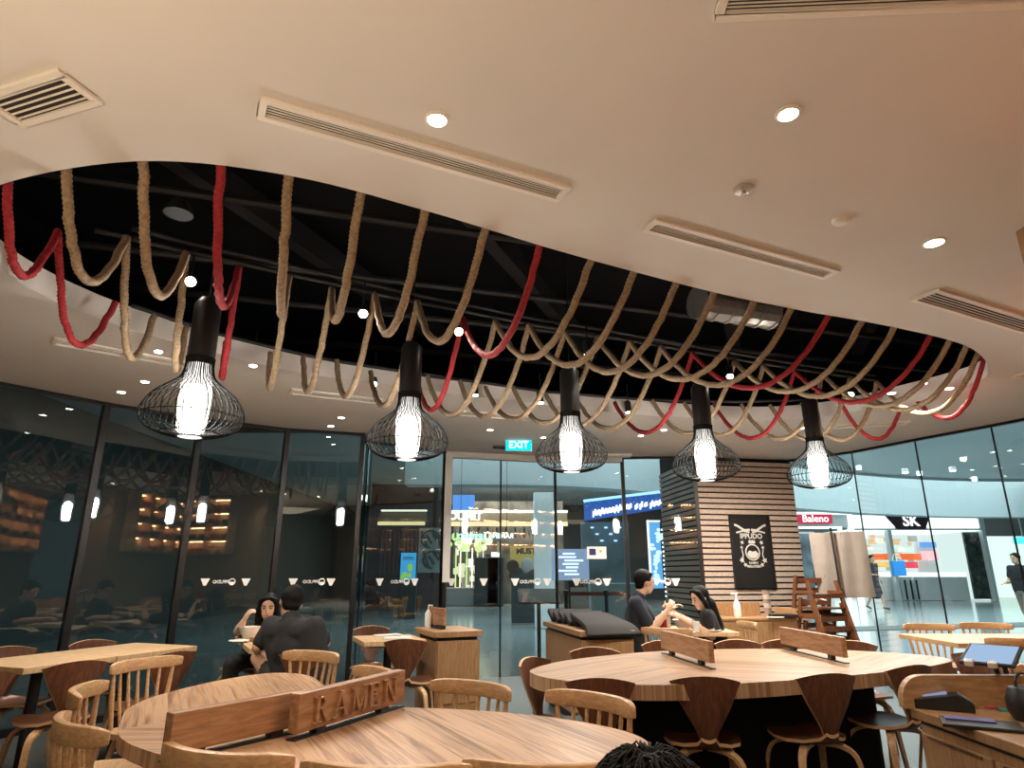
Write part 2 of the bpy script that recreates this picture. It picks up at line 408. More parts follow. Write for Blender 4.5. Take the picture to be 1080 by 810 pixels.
# dark void above the opening, with beams and a duct
pb = MB(); x0, x1, y0, y1, zt = -4.2, 5.6, 1.2, 8.4, 4.3
pb.box(((x0+x1)/2, (y0+y1)/2, zt), (x1-x0, y1-y0, .05))
for c, d in (((x0, (y0+y1)/2, 3.70), (.05, y1-y0, 1.2)), ((x1, (y0+y1)/2, 3.70), (.05, y1-y0, 1.2)), (((x0+x1)/2, y0, 3.70), (x1-x0, .05, 1.2)), (((x0+x1)/2, y1, 3.70), (x1-x0, .05, 1.2))): pb.box(c, d)
struct('ceiling_void', pb, M_BLACK)
bb = MB()
for a, b, z in (((-3.0, 1.6), (-.6, 7.6), 3.95), ((-1.4, 1.6), (1.0, 7.6), 3.95), ((.4, 1.6), (2.8, 7.6), 3.95), ((2.2, 1.8), (4.2, 7.4), 3.95)):
    bb.strip([(a[0], a[1], z), (b[0], b[1], z)], .12, .2)
for k in range(5): bb.tube([(-3.9, 2.3 + k*.9, 3.66 + .05*(k % 2)), (5.3, 4.9 + k*.9, 3.66 + .05*(k % 2))], .03, 8)
struct('ceiling_beam', bb, M_BEAM)
duct = MB(); duct.tube([at(735, 318, 3.35), at(812, 330, 3.35)], .13, 14)
for k in range(6): duct.tube([at(735 + 15*k, 318 + 2.4*k, 3.35) + V(0, 0, 0), at(738 + 15*k, 318.5 + 2.4*k, 3.35)], .14, 14)
tag(duct.build('air_duct', mat('foil', (.35, .33, .3), .35, metal=.7, bump=.8, nscale=14), smooth=False), 'crumpled silver foil duct inside the dark ceiling opening', 'duct')
sp = MB(); c = ad(188, 226, 3.1); sp.lathe([(.012, .08), (.035, .07), (.06, .015), (.066, 0)], 20, c)
tag(sp.build('ceiling_speaker', M_BEAM, smooth=True), 'dark round speaker hanging inside the black opening', 'speaker')

# ------------------------------------------------------------------ glass facade
DEC = []
def pane(n, a, b, z0, z1, gm, frame_a=None, frame_b=None, fw=.05, decals=(), rail=True, kind='window', joint=False):
    a, b = Vector((*a, 0)), Vector((*b, 0)); d = (b - a); L = d.length; d.normalize(); nrm = Vector((d.y, -d.x, 0))   # points indoors
    if nrm.dot(-a) < 0: nrm = -nrm
    mid = (a + b) / 2; rz = math.atan2(d.y, d.x)
    w = MB().box((mid.x, mid.y, (z0+z1)/2), (L - .006, .012, z1 - z0), rz)
    o = w.build('%s_%d' % (kind, n), gm); o['kind'] = 'structure'
    inv = Matrix.Translation(-o.location)
    f = MB()
    if frame_a: f.box(a + V(0, 0, (z0+z1)/2), (frame_a, .012 if joint else .07, z1 - z0), rz)
    if frame_b: f.box(b + V(0, 0, (z0+z1)/2), (frame_b, .012 if joint else .07, z1 - z0), rz)
    if rail:
        f.box((mid.x, mid.y, z1 - .015), (L, .05, .035), rz); f.box((mid.x, mid.y, z0 + .03), (L, .05, .06), rz)
    if f.v:
        f.v = [tuple(inv @ Vector(p)) for p in f.v]; f.build('window_frame', M_MULL, o)
    for kind_, px in decals:
        r = ray(px, 613.7); k = (a.dot(nrm)) / (Vector((r.x, r.y, 0)).dot(nrm)); p = Vector((r.x*k, r.y*k, EYE + r.z*k)) + nrm * .009
        M = inv @ frame_m(p, -d if (-d).cross(V(0,0,1)).dot(nrm) > 0 else d, nrm)
        xw = d if d.x > 0 else -d
        M = inv @ frame_m(p, xw, nrm)
        s = k / 7.0
        if kind_ == 'tri':
            t = MB(); q = .048*s
            t.prism([(-q, q*.75), (-q*.28, -q*.8), (q*.28, -q*.8), (q, q*.75)], 0, .001, M); t.build('bowl_sticker', M_DECAL, o)
        else:
            text('name_sticker', 'IPPUDO', .048*s, M_DECAL, o, M, extrude=.0006, mirror=True, offset=.001)
            t = MB(); t.tube([M @ Vector((.112*s + .032*s*math.cos(i*PI/10), .032*s*math.sin(i*PI/10), .001)) for i in range(20)], .0055*s, 6, closed=True)
            t.prism([(.112*s + .03*s*math.cos(PI + i*PI/8), .03*s*math.sin(PI + i*PI/8)) for i in range(9)], 0, .001, M)
            t.build('ring_sticker', M_DECAL, o)
    return o
T, S = 'tri', 'txt'
pane(1, G['P0'], G['G1'], 0, CEIL, M_GLASSD, .06, .06)
pane(2, G['G1'], G['G2'], 0, CEIL, M_GLASSD, None, .06)
pane(3, G['G2'], G['G3'], 0, CEIL, M_GLASSD, None, .055, decals=[(T, 216), (S, 233), (T, 259)])
pane(4, G['G3'], G['G4'], 0, CEIL, M_GLASSD, None, .05, decals=[(T, 309), (S, 328), (T, 349)])
pane(5, G['H1'], G['H2'], 0, CEIL, M_GLASSD, None, .04, decals=[(T, 400), (S, 419), (T, 437)])
pane(6, G['D3'], G['PL'], 0, CEIL, M_GLASSC, .05, .05, decals=[(S, 693), (T, 712.5)])
pane(7, G['R1'], G['R2'], 0, CEIL, M_GLASSC, .05, .016, joint=True)
pane(8, G['R2'], G['R3'], 0, CEIL, M_GLASSC, None, .016, joint=True)
pane(9, G['R3'], G['R4'], 0, CEIL, M_GLASSC, None, .016, joint=True)
pane(10, G['R4'], G['R5'], 0, CEIL, M_GLASSC, None, .016, joint=True)
pane(11, G['R5'], G['R6'], 0, CEIL, M_GLASSC, None, .016, joint=True)
pane(12, G['R6'], G['R7'], 0, CEIL, M_GLASSC, None, .016, joint=True)
pane(1, G['H2'], G['D1'], 0, 2.86, M_GLASSC, None, None, decals=[(T, 476), (T, 510)], kind='door', rail=False)
pane(2, G['D1'], G['D2'], 0, 2.86, M_GLASSC, .006, .018, decals=[(T, 543), (S, 556), (T, 577)], kind='door', rail=False)
d3 = pane(3, G['D2'], G['D3'], 0, 2.86, M_GLASSC, None, .05, decals=[(T, 608), (S, 620), (T, 640)], kind='door', rail=False)
# sticker with payment marks on the third door pane
M0 = frame_m(ad(629, 583, 8.75) + V(0, -.03, 0) - d3.location, V(1, -.06, 0), V(-.06, -1, 0))
st = MB(); st.box((0, 0, 0), (.26, .16, .002), M=M0); so = st.build('notice_sticker', M_WHITE, d3)
st = MB(); st.box((-.055, .01, .002), (.09, .085, .002), M=M0); st.build('blue_mark', mat('deep_blue', (.015, .02, .12), .5), so)
st = MB(); st.lathe([(.02, 0), (.018, .003)], 12, (.055, .02, .001), M0); st.build('yellow_mark', mat('ochre', (.5, .35, .05), .5), so)
# the return between the two glass runs, the header over the doors
struct('trim_1', MB().box(((G['G4'][0]+G['H1'][0])/2, (G['G4'][1]+G['H1'][1])/2, CEIL/2), (.03, .48, CEIL)), M_GLASSD)
hd = MB(); a, b = Vector(G['H2']), Vector(G['D2'])
for (p, q) in ((G['H2'], G['D2']), (G['D2'], G['D3'])):
    p, q = Vector(p), Vector(q); m = (p+q)/2; hd.box((m.x, m.y, 2.90), ((q-p).length, .12, .08), math.atan2((q-p).y, (q-p).x))
struct('trim_2', hd, M_CEIL, bevel=.004)
tag(MB().box(ay(645, 478, 9.15), (.56, .16, .10)).build('door_operator_box', M_WHITE, bevel=.006), 'white door operator box under the ceiling right of the exit sign', 'box')
p0 = ay(472, 546, 8.80); dp = MB(); dp.box((p0.x, p0.y, 2.04), (.10, .03, 1.7), .3)
tag(dp.build('hanging_panel_strip', M_WHITE, bevel=.004), 'tall narrow white strip beside the black mullion left of the glass doors', 'panel')
tag(MB().tube([ay(520, 470.5, 8.5), ay(534, 471.5, 8.5)], .035, 10).build('door_sensor', M_SATIN), 'short black door sensor bar left of the exit sign', 'sensor')

# ------------------------------------------------------------------ slat-clad pillar
PL, PR = Vector((*G['PL'], 0)), Vector((*G['PR'], 0)); pd = (PR - PL).normalized(); pn = Vector((pd.y, -pd.x, 0)); pw = (PR - PL).length
prz = math.atan2(pd.y, pd.x); pc = (PL + PR) / 2 - pn * .55
side = Vector((-.10, 1, 0)).normalized()
base = [PL.xy - pn.xy*.03, PR.xy - pn.xy*.03, (PR + side*1.5).xy, (PL + side*1.5).xy]
po = struct('pillar', MB().prism([tuple(p) for p in base], 0, CEIL + 1.6), M_BLACK)
inv = Matrix.Translation(-po.location); sl = MB(); pitch = .078
k = 0; z = .12
while z < CEIL - .02:
    m = (PL + PR) / 2 + pn * .005; sl.box((m.x, m.y, z), (pw + .02, .03, .056), prz)
    m = PL + side * .75 - Vector((side.y, -side.x, 0)) * -.0; sl.box((m.x - .01, m.y, z), (1.5, .03, .056), math.atan2(side.y, side.x))
    m = PR + side * .75; sl.box((m.x + .01, m.y, z), (1.5, .03, .056), math.atan2(side.y, side.x)); z += pitch
sl.v = [tuple(inv @ Vector(p)) for p in sl.v]; sl.build('slat_cladding', M_SLAT, po)

# ------------------------------------------------------------------ walls indoors behind and beside the camera
struct('wall_left', MB().box((-5.82, -.1, 1.47), (.1, 7.8, 2.94)), M_DKWOOD)
struct('wall_back', MB().box((-1.6, -4.06, 1.47), (8.5, .1, 2.94)), M_DKWOOD)
struct('wall_right', MB().box((2.56, -.6, 1.47), (.12, 6.9, 2.94)), M_CAB)
struct('wall_side', MB().box((4.61, 2.80, 1.47), (3.98, .1, 2.94)), M_CAB)
# lit bowl shelves on the wall beside the camera: the windows mirror them
SHELF_LED = emis('shelf_led', (1, .62, .33), 28)
def shelf_unit(org, rz, w, label, lab2):
    """local x runs along the wall, -y faces the room"""
    t = thing('display_shelf', label, 'shelf', org, rz); Mw = Matrix.Translation(org) @ Matrix.Rotation(rz, 4, 'Z')
    MB().box((0, .01, .60), (w, .02, 1.24)).build('back_panel', M_OAK, t)
    for k in range(5): MB().box((0, -.13, k*.29), (w, .26, .025)).build('shelf_board', M_OAK, t)
    n = max(2, round(w/.62))
    for k in range(n + 1): MB().box((-w/2 + k*w/n, -.13, .59), (.02, .26, 1.18)).build('divider', M_OAK, t)
    for k in range(4): MB().box((0, -.04, .265 + k*.29), (w - .04, .03, .014)).build('light_strip', SHELF_LED, t)
    for k in range(4):
        for j in range(n * 2):
            x = -w/2 + (j + .5) * w/(2*n); m = (M_CUP, M_BOWLR, M_BOWLB, M_BOWLR)[(k + (j//2) % 2) % 4]
            nm = {M_CUP: 'white', M_BOWLR: 'red', M_BOWLB: 'black'}[m]
            bo = MB(); bo.lathe([(.035, 0), (.04, .012), (.075, .05), (.098, .105), (.093, .105), (.07, .055), (.035, .02), (0, .018)], 16)
            o = bo.build('ramen_bowl', m, None, smooth=True, loc=Mw @ V(x, -.14, k*.29 + .0126))
            tag(o, '%s ramen bowl, %s along the %s shelf of the %s display' % (nm, ORD[j], ('lowest','second','third','top')[k], lab2), 'bowl', 'bowls on the lit display shelves')
shelf_unit(V(4.42, 2.86, 1.72), PI, 2.9, 'lit oak bowl display around the wood corner, mirrored in the second window', 'window-facing')
shelf_unit(V(2.49, .9, 1.68), -PI/2, 2.4, 'lit oak bowl display on the wood wall beside the camera, mirrored in the third window', 'wood wall')

# ------------------------------------------------------------------ ceiling fittings
def vent(corners, label, n=5, mark=None):
    """corners: four photo points on the ceiling, along one long side and back along the other"""
    p = [at(x, y, CEIL) for x, y in corners]
    c = sum(p, V(0, 0, 0)) / 4; d = ((p[1] + p[2]) - (p[0] + p[3])) / 2; L = d.length; d.normalize(); w = max(.12, min(.2, ((p[0] - p[3]).length + (p[1] - p[2]).length) / 2))
    t = thing('air_vent', label, 'vent', c, math.atan2(d.y, d.x)); fw = .028
    f = MB()
    f.box((0, w/2 - fw/2, -.008), (L, fw, .016)); f.box((0, -w/2 + fw/2, -.008), (L, fw, .016))
    f.box((L/2 - fw/2, 0, -.008), (fw, w - 2*fw, .016)); f.box((-L/2 + fw/2, 0, -.008), (fw, w - 2*fw, .016))
    f.build('frame', M_VENT, t, bevel=.004)
    MB().box((0, 0, -.002), (L - 2*fw, w - 2*fw, .003)).build('backing', M_VENTD, t)
    s = MB(); iw = w - 2*fw
    for k in range(n): s.box((0, -iw/2 + iw*(k + .5)/n, -.006), (L - 2*fw, iw/n*.26, .004))
    s.build('slats', M_VENT, t)
    return t
vent([(0, 98), (80, 76), (92, 102), (0, 134)], 'white slotted ceiling vent cut off by the upper left edge of the photo')
vent([(273, 98), (602, 196), (590, 211), (273, 124)], 'long white slotted ceiling vent with yellowed slats above the near rim of the opening')
vent([(690, 230), (886, 284), (868, 293), (678, 241)], 'white slotted ceiling vent between the round speaker disc and the rope opening')
vent([(985, 305), (1100, 340), (1085, 352), (964, 314)], 'pale slotted ceiling vent at the right, below the square downlight')
vent([(757, -6), (1110, -22), (1110, -4), (756, 11)], 'slotted ceiling vent along the very top edge of the photo')
vent([(1098, 376), (1125, 366), (1085, 408), (1054, 416)], 'small slotted vent beside the right end of the rope opening')
vent([(55, 355), (200, 381), (199, 388), (57, 362)], 'slim ceiling vent behind the leftmost pendant lamp', 4)
vent([(306, 409), (402, 420), (402, 426), (306, 415)], 'slim ceiling vent behind the ropes between the first two lamps', 4)
vent([(486, 432), (560, 438), (560, 444), (486, 438)], 'slim ceiling vent above the exit sign', 4)
vent([(880, 446), (958, 442), (958, 448), (880, 453)], 'slim ceiling vent behind the rightmost pendant lamp', 4)
def downlight(px, py, label, r=.045, power=30, z=CEIL, m=None, spot=True, col=NEUT, cone=125):
    c = at(px, py, z); t = thing('downlight', label, 'downlight', c, 0, None)
    MB().lathe([(r*1.35, 0), (r*1.35, -.006), (r*1.05, -.010), (r, -.004)], 24).build('rim', M_VENT, t, smooth=True)
    MB().lathe([(0, -.004), (r, -.004), (r*.98, -.0075), (0, -.0085)], 20).build('lens', m or M_LED, t)
    if spot: light('downlight_lamp', 'SPOT', (0, 0, -.03), power, col, (0, 0, 0), .04, None, R(cone), .8, t)
    return t
downlight(461, 125, 'glaring round downlight beside the long yellowed vent', .034, 22)
downlight(831, 119, 'glaring round downlight alone on the upper right of the ceiling', .034, 22)
downlight(985, 255, 'bright downlight on the ceiling by the dark wood corner at the right', .042, 45)
small = [(128, 413, 'left of the two downlights beside the first pendant lamp'), (153, 402, 'right of the two downlights beside the first pendant lamp'),
 (349, 449, 'lower one of the two downlights between the first and second lamps'), (360, 440, 'upper one of the two downlights between the first and second lamps'),
 (517, 453, 'downlight left of the exit sign'), (573, 461, 'downlight between the exit sign and the middle lamp'), (676, 459, 'lower left one of two downlights left of the fourth lamp'),
 (700, 453, 'upper right one of two downlights left of the fourth lamp'), (811, 458, 'downlight above the dark framed poster'), (973, 404, 'downlight nearest the right end of the rope opening'),
 (940, 414, 'downlight under the red rope at the right end'), (1001, 409, 'downlight above the right window joint')]
for px, py, l in small: downlight(px, py, 'small ' + l, .032, 260 if px == 811 else 120 if px in (676, 700) else 62, col=NEUT, cone=168 if px == 811 else 125)
for px, py in ((200, -330), (640, -420), (1150, -300)): downlight(px, py, 'downlight over the near tables, %s from the left behind the photo edge' % {200: 'first', 640: 'second', 1150: 'third'}[px], .042, 4)
t = thing('sprinkler_head', 'round sprinkler cover with a glinting nozzle on the ceiling', 'sprinkler', at(784, 199, CEIL))
MB().lathe([(.045, 0), (.044, -.008), (.03, -.014), (0, -.014)], 24).build('cover', mat('pale_metal', (.55, .5, .46), .35, metal=.5), t, smooth=True)
MB().lathe([(.008, -.014), (.008, -.028), (.016, -.03), (.016, -.034), (0, -.034)], 12).build('nozzle', M_CHROME, t, smooth=True)
tag(MB().lathe([(.042, 0), (.042, -.010), (.036, -.014), (0, -.014)], 28, at(887, 232, CEIL)).build('smoke_detector', M_VENT, smooth=True), 'flat round cream detector disc right of the sprinkler', 'detector')
# exit sign
c = ay(547, 469.5, 8.15); t = thing('exit_sign', 'lit turquoise exit sign with white letters hanging from the ceiling', 'sign', c)
MB().box((0, 0, 0), (.345, .05, .165)).build('housing', M_WHITE, t, bevel=.006)
MB().box((0, -.027, -.005), (.325, .004, .14)).build('face', emis('exit_turquoise', (.0, .62, .68), 1.3), t)
text('lettering', 'EXIT', .125, emis('exit_white', (.9, 1, 1), 1.6), t, frame_m((0, -.031, -.005), (1, 0, 0), (0, -1, 0)), extrude=.001, offset=.001)
MB().box((0, 0, (CEIL - c.z + .08)/2), (.30, .03, CEIL - c.z - .08)).build('bracket', M_VENT, t)

# ------------------------------------------------------------------ ropes and rails in the opening
ROPES = [("r",0,195,62,243,291,122,318,364),("j",60,175,134,250,297,163,333,378),("j",145,170,197,266,312,197,345,390),("r",229,174,252,283,323,238,360,398),("j",304,185,305,292,332,285,372,409),
 ("j",383,201,350,304,338,320,376,413),("j",452,223,396,310,352,355,380,418),("j",518,243,440,318,360,391,392,428),("r",577,261,488,335,375,440,398,432),("j",632,277,523,338,377,451,397,438),
 ("j",678,289,558,343,385,485,402,439),("j",724,301,596,350,392,512,408,442),("j",765,311,630,355,396,541,408,446),("j",808,320,664,361,400,575,415,449),("j",848,328,697,366,406,608,420,452),
 ("r",887,336,730,372,409,648,424,456),("j",922,341,775,381,413,None,(1.45,6.42),457),("j",957,347,805,386,418,None,(1.8,6.5),459),("r",995,357,838,391,424,None,(2.12,6.55),462),
 ("j",1014,363,868,395,428,None,(2.42,6.58),463),("j",1030,371,896,399,432,None,(2.72,6.58),464),("j",1040,382,925,403,436,None,(3.02,6.5),464),("r",1044,390,955,407,441,None,(3.3,6.3),463)]
ZA, ZB = 3.15, 3.02
def sag_curve(a, b, ymax):
    lo, hi = 0.02, 1.6
    def pts(s):
        n = 34; out = []
        for i in range(n + 1):
            t = i / n; q = a.lerp(b, t); q.z -= s * 4 * t * (1 - t); out.append(q)
        return out
    for _ in range(30):
        s = (lo + hi) / 2
        if max(prj(q)[1] for q in pts(s)) < ymax: lo = s
        else: hi = s
    return pts(lo)
def rope_mesh(path, r, twist):
    P = [path[0]]; 
    d = [0]
    for i in range(1, len(path)): d.append(d[-1] + (path[i] - path[i-1]).length)
    step = .007; n = int(d[-1] / step); out = []; j = 0
    for i in range(n + 1):
        s = min(i * step, d[-1])
        while j < len(path) - 2 and d[j+1] < s: j += 1
        f = (s - d[j]) / max(d[j+1] - d[j], 1e-6); out.append(path[j].lerp(path[j+1], f))
    mb = MB(); K = 12; vs = []; fs = []; N = None
    for i, p in enumerate(out):
        t = (out[min(i+1, n)] - out[max(i-1, 0)]).normalized()
        N = t.orthogonal() if N is None else N - t * N.dot(t); N.normalize(); B = t.cross(N); ph = i * step * twist
        for k in range(K):
            a = 2*PI*k/K; q = r * (1 + .13 * math.cos(3 * (a - ph)))
            vs.append(p + (N*math.cos(a) + B*math.sin(a)) * q)
    for i in range(n):
        for k in range(K): fs.append((i*K + k, i*K + (k+1) % K, (i+1)*K + (k+1) % K, (i+1)*K + k))
    fs.append(tuple(range(K))[::-1]); fs.append(tuple(n*K + k for k in range(K)))
    return mb.add(vs, fs)
railA, railB = [], []; cnt = {'r': 0, 'j': 0}
tot = {'r': sum(1 for q in ROPES if q[0] == 'r'), 'j': sum(1 for q in ROPES if q[0] == 'j')}
for i, (c, nx, ny, ax, ay_, y1, bx, by, y2) in enumerate(ROPES):
    n0 = near[i]; cen = V(.4 + i*.02, 4.6, 0); inw = Vector((at(ax, ay_, ZA) - n0).xy.to_3d()).normalized()
    n1 = V(n0.x, n0.y, CEIL + .10) + inw * .05
    a = at(ax, ay_, ZA); b = at(bx, by, ZB) if bx is not None else V(*by, ZB)
    railA.append(a + V(0, 0, .02)); railB.append(b + V(0, 0, .02))
    l1 = sag_curve(n1, a, y1); l2 = sag_curve(a, b, y2)
    path = [n1 + V(0, 0, .25)] + l1 + l2[1:]
    # small hand-hung irregularity
    for k in range(2, len(path) - 1): path[k] = path[k] + V(random.uniform(-1, 1), random.uniform(-1, 1), random.uniform(-1, 1)) * .004
    mb = rope_mesh(path, .0205 if c == 'j' else .019, 95)
    o = mb.build('hanging_rope', M_TAN if c == 'j' else M_RED, smooth='all')
    nm = 'thick red rope' if c == 'r' else 'thick beige jute rope'
    tag(o, '%s looping over the rails, %s %s rope from the left end' % (nm, ORD[cnt[c]], 'red' if c == 'r' else 'beige'), 'rope', 'ropes draped in the ceiling opening'); cnt[c] += 1
def rail(pts, label, z=0):
    pts = sorted(pts, key=lambda p: p.x); p = [sum(pts[max(0, i-2):i+3], V(0,0,0)) / len(pts[max(0, i-2):i+3]) for i in range(len(pts))]
    p = [p[0] + (p[0] - p[3])*.25] + p
    o = MB().tube(p, .016, 8).build('rope_rail', M_BEAM, smooth='all'); tag(o, label, 'rail', 'rails carrying the ropes')
rail(railA, 'dark steel rail across the middle of the rope opening')
rail(railB, 'dark steel rail near the far rim of the rope opening')
ta = [p + V(.1, .16, .10) for p in railA]; rail(ta, 'thin lighting track just behind the middle rope rail')

# spotlights on the tracks
def spotlight(px, py, z, label, aim=None, power=40, big=1.0):
    c = at(px, py, z); d = (Vector(aim) - c).normalized() if aim else V(.05, -.1, -1).normalized()
    t = thing('track_spotlight', label, 'spotlight', c, 0, 'black track spotlights')
    q = d.to_track_quat('-Z', 'Y').to_matrix().to_4x4()
    b = MB(); b.lathe([(.030*big, 0), (.033*big, .006), (.033*big, .11), (.028*big, .125), (0, .125)], 18, M=q); b.build('barrel', M_SATIN, t, smooth=True)
    MB().lathe([(0, .004), (.029*big, .004), (.029*big, .0), (0, -.001)], 16, M=q).build('lens', M_LED, t)
    s = MB(); top = q @ V(0, 0, .08); s.tube([top, V(top.x, top.y, max(.18, 3.24 - z))], .008, 6); s.build('stem', M_SATIN, t)
    light('spot_lamp', 'SPOT', tuple(q @ V(0, 0, -.02)), power, NEUT, q.to_euler(), .02, None, R(60), .6, t)
CAMP = (0, 0.4, 1.0)
for px, py, z, l, aim in ((201, 297, 2.98, 'aimed at the room beside the third rope', (-.2, .6, .9)), (383, 331, 2.98, 'aimed at the room between two jute loops', (-.1, 1.0, .8)), (484, 350, 2.98, 'aimed at the room where the third red rope loops', (.2, 1.2, .8)),
    (620, 374, 2.98, 'small in the middle of the jute loops', None), (770, 397, 2.98, 'above the fourth pendant lamp', (1.6, 4.2, .75)), (897, 416, 2.98, 'above the rightmost pendant lamp', (2.2, 4.6, .75)),
    (167, 371, 2.93, 'hanging left of the first pendant lamp', None), (267, 386, 2.93, 'hanging right of the first pendant lamp', None), (394, 405, 2.93, 'hanging left of the second pendant lamp', (-1, 4, .8)),
    (501, 417, 2.93, 'hanging right of the second pendant lamp', None), (570, 425, 2.93, 'hanging just left of the middle pendant lamp', None), (663, 435, 2.93, 'hanging right of the middle pendant lamp', None), (845, 452, 2.93, 'with a tall black barrel left of the rightmost lamp', None)):
    spotlight(px, py, z, 'black track spotlight ' + l, aim)

# ------------------------------------------------------------------ pendant lamps
def pendant(loc, label):
    t = thing('pendant_lamp', label, 'pendant lamp', loc, 0, 'wire cage pendant lamps')       # loc = bottom centre of the shade
    pr = [(0, .0), (.062, .0), (.066, .012), (.076, .09), (.083, .19), (.082, .27), (.074, .36), (.066, .43)]
    MB().lathe(pr, 36).build('paper_shade', M_SHADE, t, smooth='all')
    MB().lathe([(0, .02), (.048, .025), (.056, .05), (.058, .26), (.04, .30), (0, .31)], 20).build('bulb', M_BULB, t, smooth=True)
    rb = MB()
    for k in range(24):
        a = 2*PI*k/24; rb.tube([((r + .003)*math.cos(a), (r + .002)*math.sin(a), z) for r, z in pr[2:]], .0021, 4)
    rb.build('shade_ribs', M_SHADER, t)
    MB().tube([(.066*math.cos(k*PI/16), .066*math.sin(k*PI/16), .004) for k in range(32)], .005, 6, closed=True).build('bottom_ring', M_WIRE, t)
    MB().lathe([(.070, .425), (.076, .425), (.076, .80), (.05, .84), (0, .85)], 28).build('cap', M_SATIN, t, smooth=True)
    cg = catmull([(.076, 0, .46), (.078, 0, .40), (.096, 0, .345), (.150, 0, .295), (.220, 0, .235), (.264, 0, .165), (.272, 0, .11), (.238, 0, .055), (.155, 0, .018), (.072, 0, .002)], 4)
    w = MB()
    for k in range(44):
        a = 2*PI*k/44; w.tube([(p.x*math.cos(a), p.x*math.sin(a), p.z) for p in cg], .0030, 4)
    for r, z in ((.272, .11), (.16, .02), (.079, .465)): w.tube([(r*math.cos(2*PI*k/40), r*math.sin(2*PI*k/40), z) for k in range(40)], .003, 5, closed=True)
    w.build('wire_cage', M_WIRE, t, smooth='all')
    MB().tube([(0, 0, .84), (0, 0, 2.23)], .006, 6).build('cord', M_SATIN, t)
    light('pendant_light', 'SPOT', (0, 0, -.02), 24, NEUT, (0, 0, 0), .05, None, R(150), .6, t)
    return t
LAMPS = []
for (px, py, l) in ((200, 461, 'leftmost'), (429, 485, 'second from the left'), (603, 498, 'the middle one'), (746, 507, 'fourth from the left'), (866, 515, 'rightmost')):
    p = at(px, py, 2.05); lab = 'glowing white paper lamp in a black wire cage, %s of the five' % l
    LAMPS.append(dup(LAMPS[0], p, 0, lab) if LAMPS else pendant(p, lab))

# ================================================================== TABLES
def outline_table(name, label, pts, z, th, mt, base_scale=.5, parts=True):
    c = sum((Vector((p[0], p[1], 0)) for p in pts), V(0,0,0)) / len(pts)
    return c
def lens_table(label, ctrl, axis, z, th, mt, base):
    """communal table: a smooth outline through ctrl (world xy), grain along axis"""
    c = Vector((sum(p[0] for p in ctrl)/len(ctrl), sum(p[1] for p in ctrl)/len(ctrl), 0)); rz = math.atan2(axis[1], axis[0])
    t = thing('communal_table', label, 'table', c, rz); inv = (Matrix.Translation(c) @ Matrix.Rotation(rz, 4, 'Z')).inverted()
    pl = [inv @ Vector((p[0], p[1], 0)) for p in ctrl]
    sm = [(p.x, p.y) for p in catmull(pl, 8, True)]
    MB().prism(sm, z - th, z).build('tabletop', mt, t, bevel=.006)
    xs = [p[0] for p in sm]; w = (max(xs) - min(xs)) * base; yc = 0
    b = MB(); b.prism([(x*base, y*base*.8) for x, y in sm], .06, z - th); b.prism([(x*(base*.94), y*base*.74) for x, y in sm], 0, .06)
    b.build('base_panel', M_BLACK, t)
    return t
lens_table('large near communal table of striped veneer carrying the lettered board', [(-1.58,2.88),(-1.68,3.12),(-1.70,3.42),(-1.60,3.84),(-1.42,4.10),(-1.18,4.02),(-.95,3.62),(-.72,3.28),(-.50,3.12),(-.22,3.06),(.10,2.94),(.36,2.74),(.47,2.54),(.44,2.30),(.28,2.16),(-.1,2.11),(-.6,2.15),(-1.03,2.28),(-1.38,2.54)], (.86, -.5), .75, .05, M_TAB, .5)
lens_table('far pointed communal table with two wooden dividers on top', [(.13,4.28),(.36,4.66),(.75,4.98),(1.15,5.2),(1.8,5.34),(2.45,5.28),(2.93,4.98),(2.97,4.70),(2.72,4.45),(2.25,4.16),(1.75,3.93),(1.35,3.78),(1.0,3.70),(.6,3.70),(.28,3.84),(.13,4.05)], (.97, .22), .75, .075, M_TAB2, .62)
def divider(a, b, z0, h, th, label, gap=.035, foot=(.2, .8)):
    a = Vector((a[0], a[1], 0)); b = Vector((b[0], b[1], 0)); m = (a + b)/2; L = (b - a).length; rz = math.atan2((b-a).y, (b-a).x)
    t = thing('table_divider', label, 'divider', (m.x, m.y, z0), rz)
    bd = MB(); bd.box((0, 0, gap + h/2), (L, th, h)); bd.build('board', M_BRD, t, bevel=.004)
    for f in foot: MB().box((-L/2 + L*f, 0, gap/2), (.05, th*.8, gap)).build('foot', M_SATIN, t)
    MB().box((0, 0, .003), (L*1.02, th*.9, .006)).build('base_strip', M_SATIN, t)
    return t, L
p = [at(700, 689, .75), at(752, 706, .75)]; divider(p[0].xy, p[1].xy, .75, .125, .035, 'wooden divider board on the far table nearer its pointed end')
p = [at(826, 684, .75), at(893, 700, .75)]; divider(p[0].xy, p[1].xy, .75, .125, .035, 'wooden divider board on the far table nearer its blunt end')
a1, b1 = V(-1.085, 2.25, 0), V(-.80, 2.66, 0)
divider(a1.xy, b1.xy, .75, .12, .045, 'plain wooden divider board on the near table, left of the lettered one', .022)
a2, b2 = V(-.775, 2.52, 0), V(-.495, 3.12, 0)
rt, RL = divider(a2.xy, b2.xy, .75, .13, .045, 'wooden divider board with raised RAMEN letters on the near table', .022)
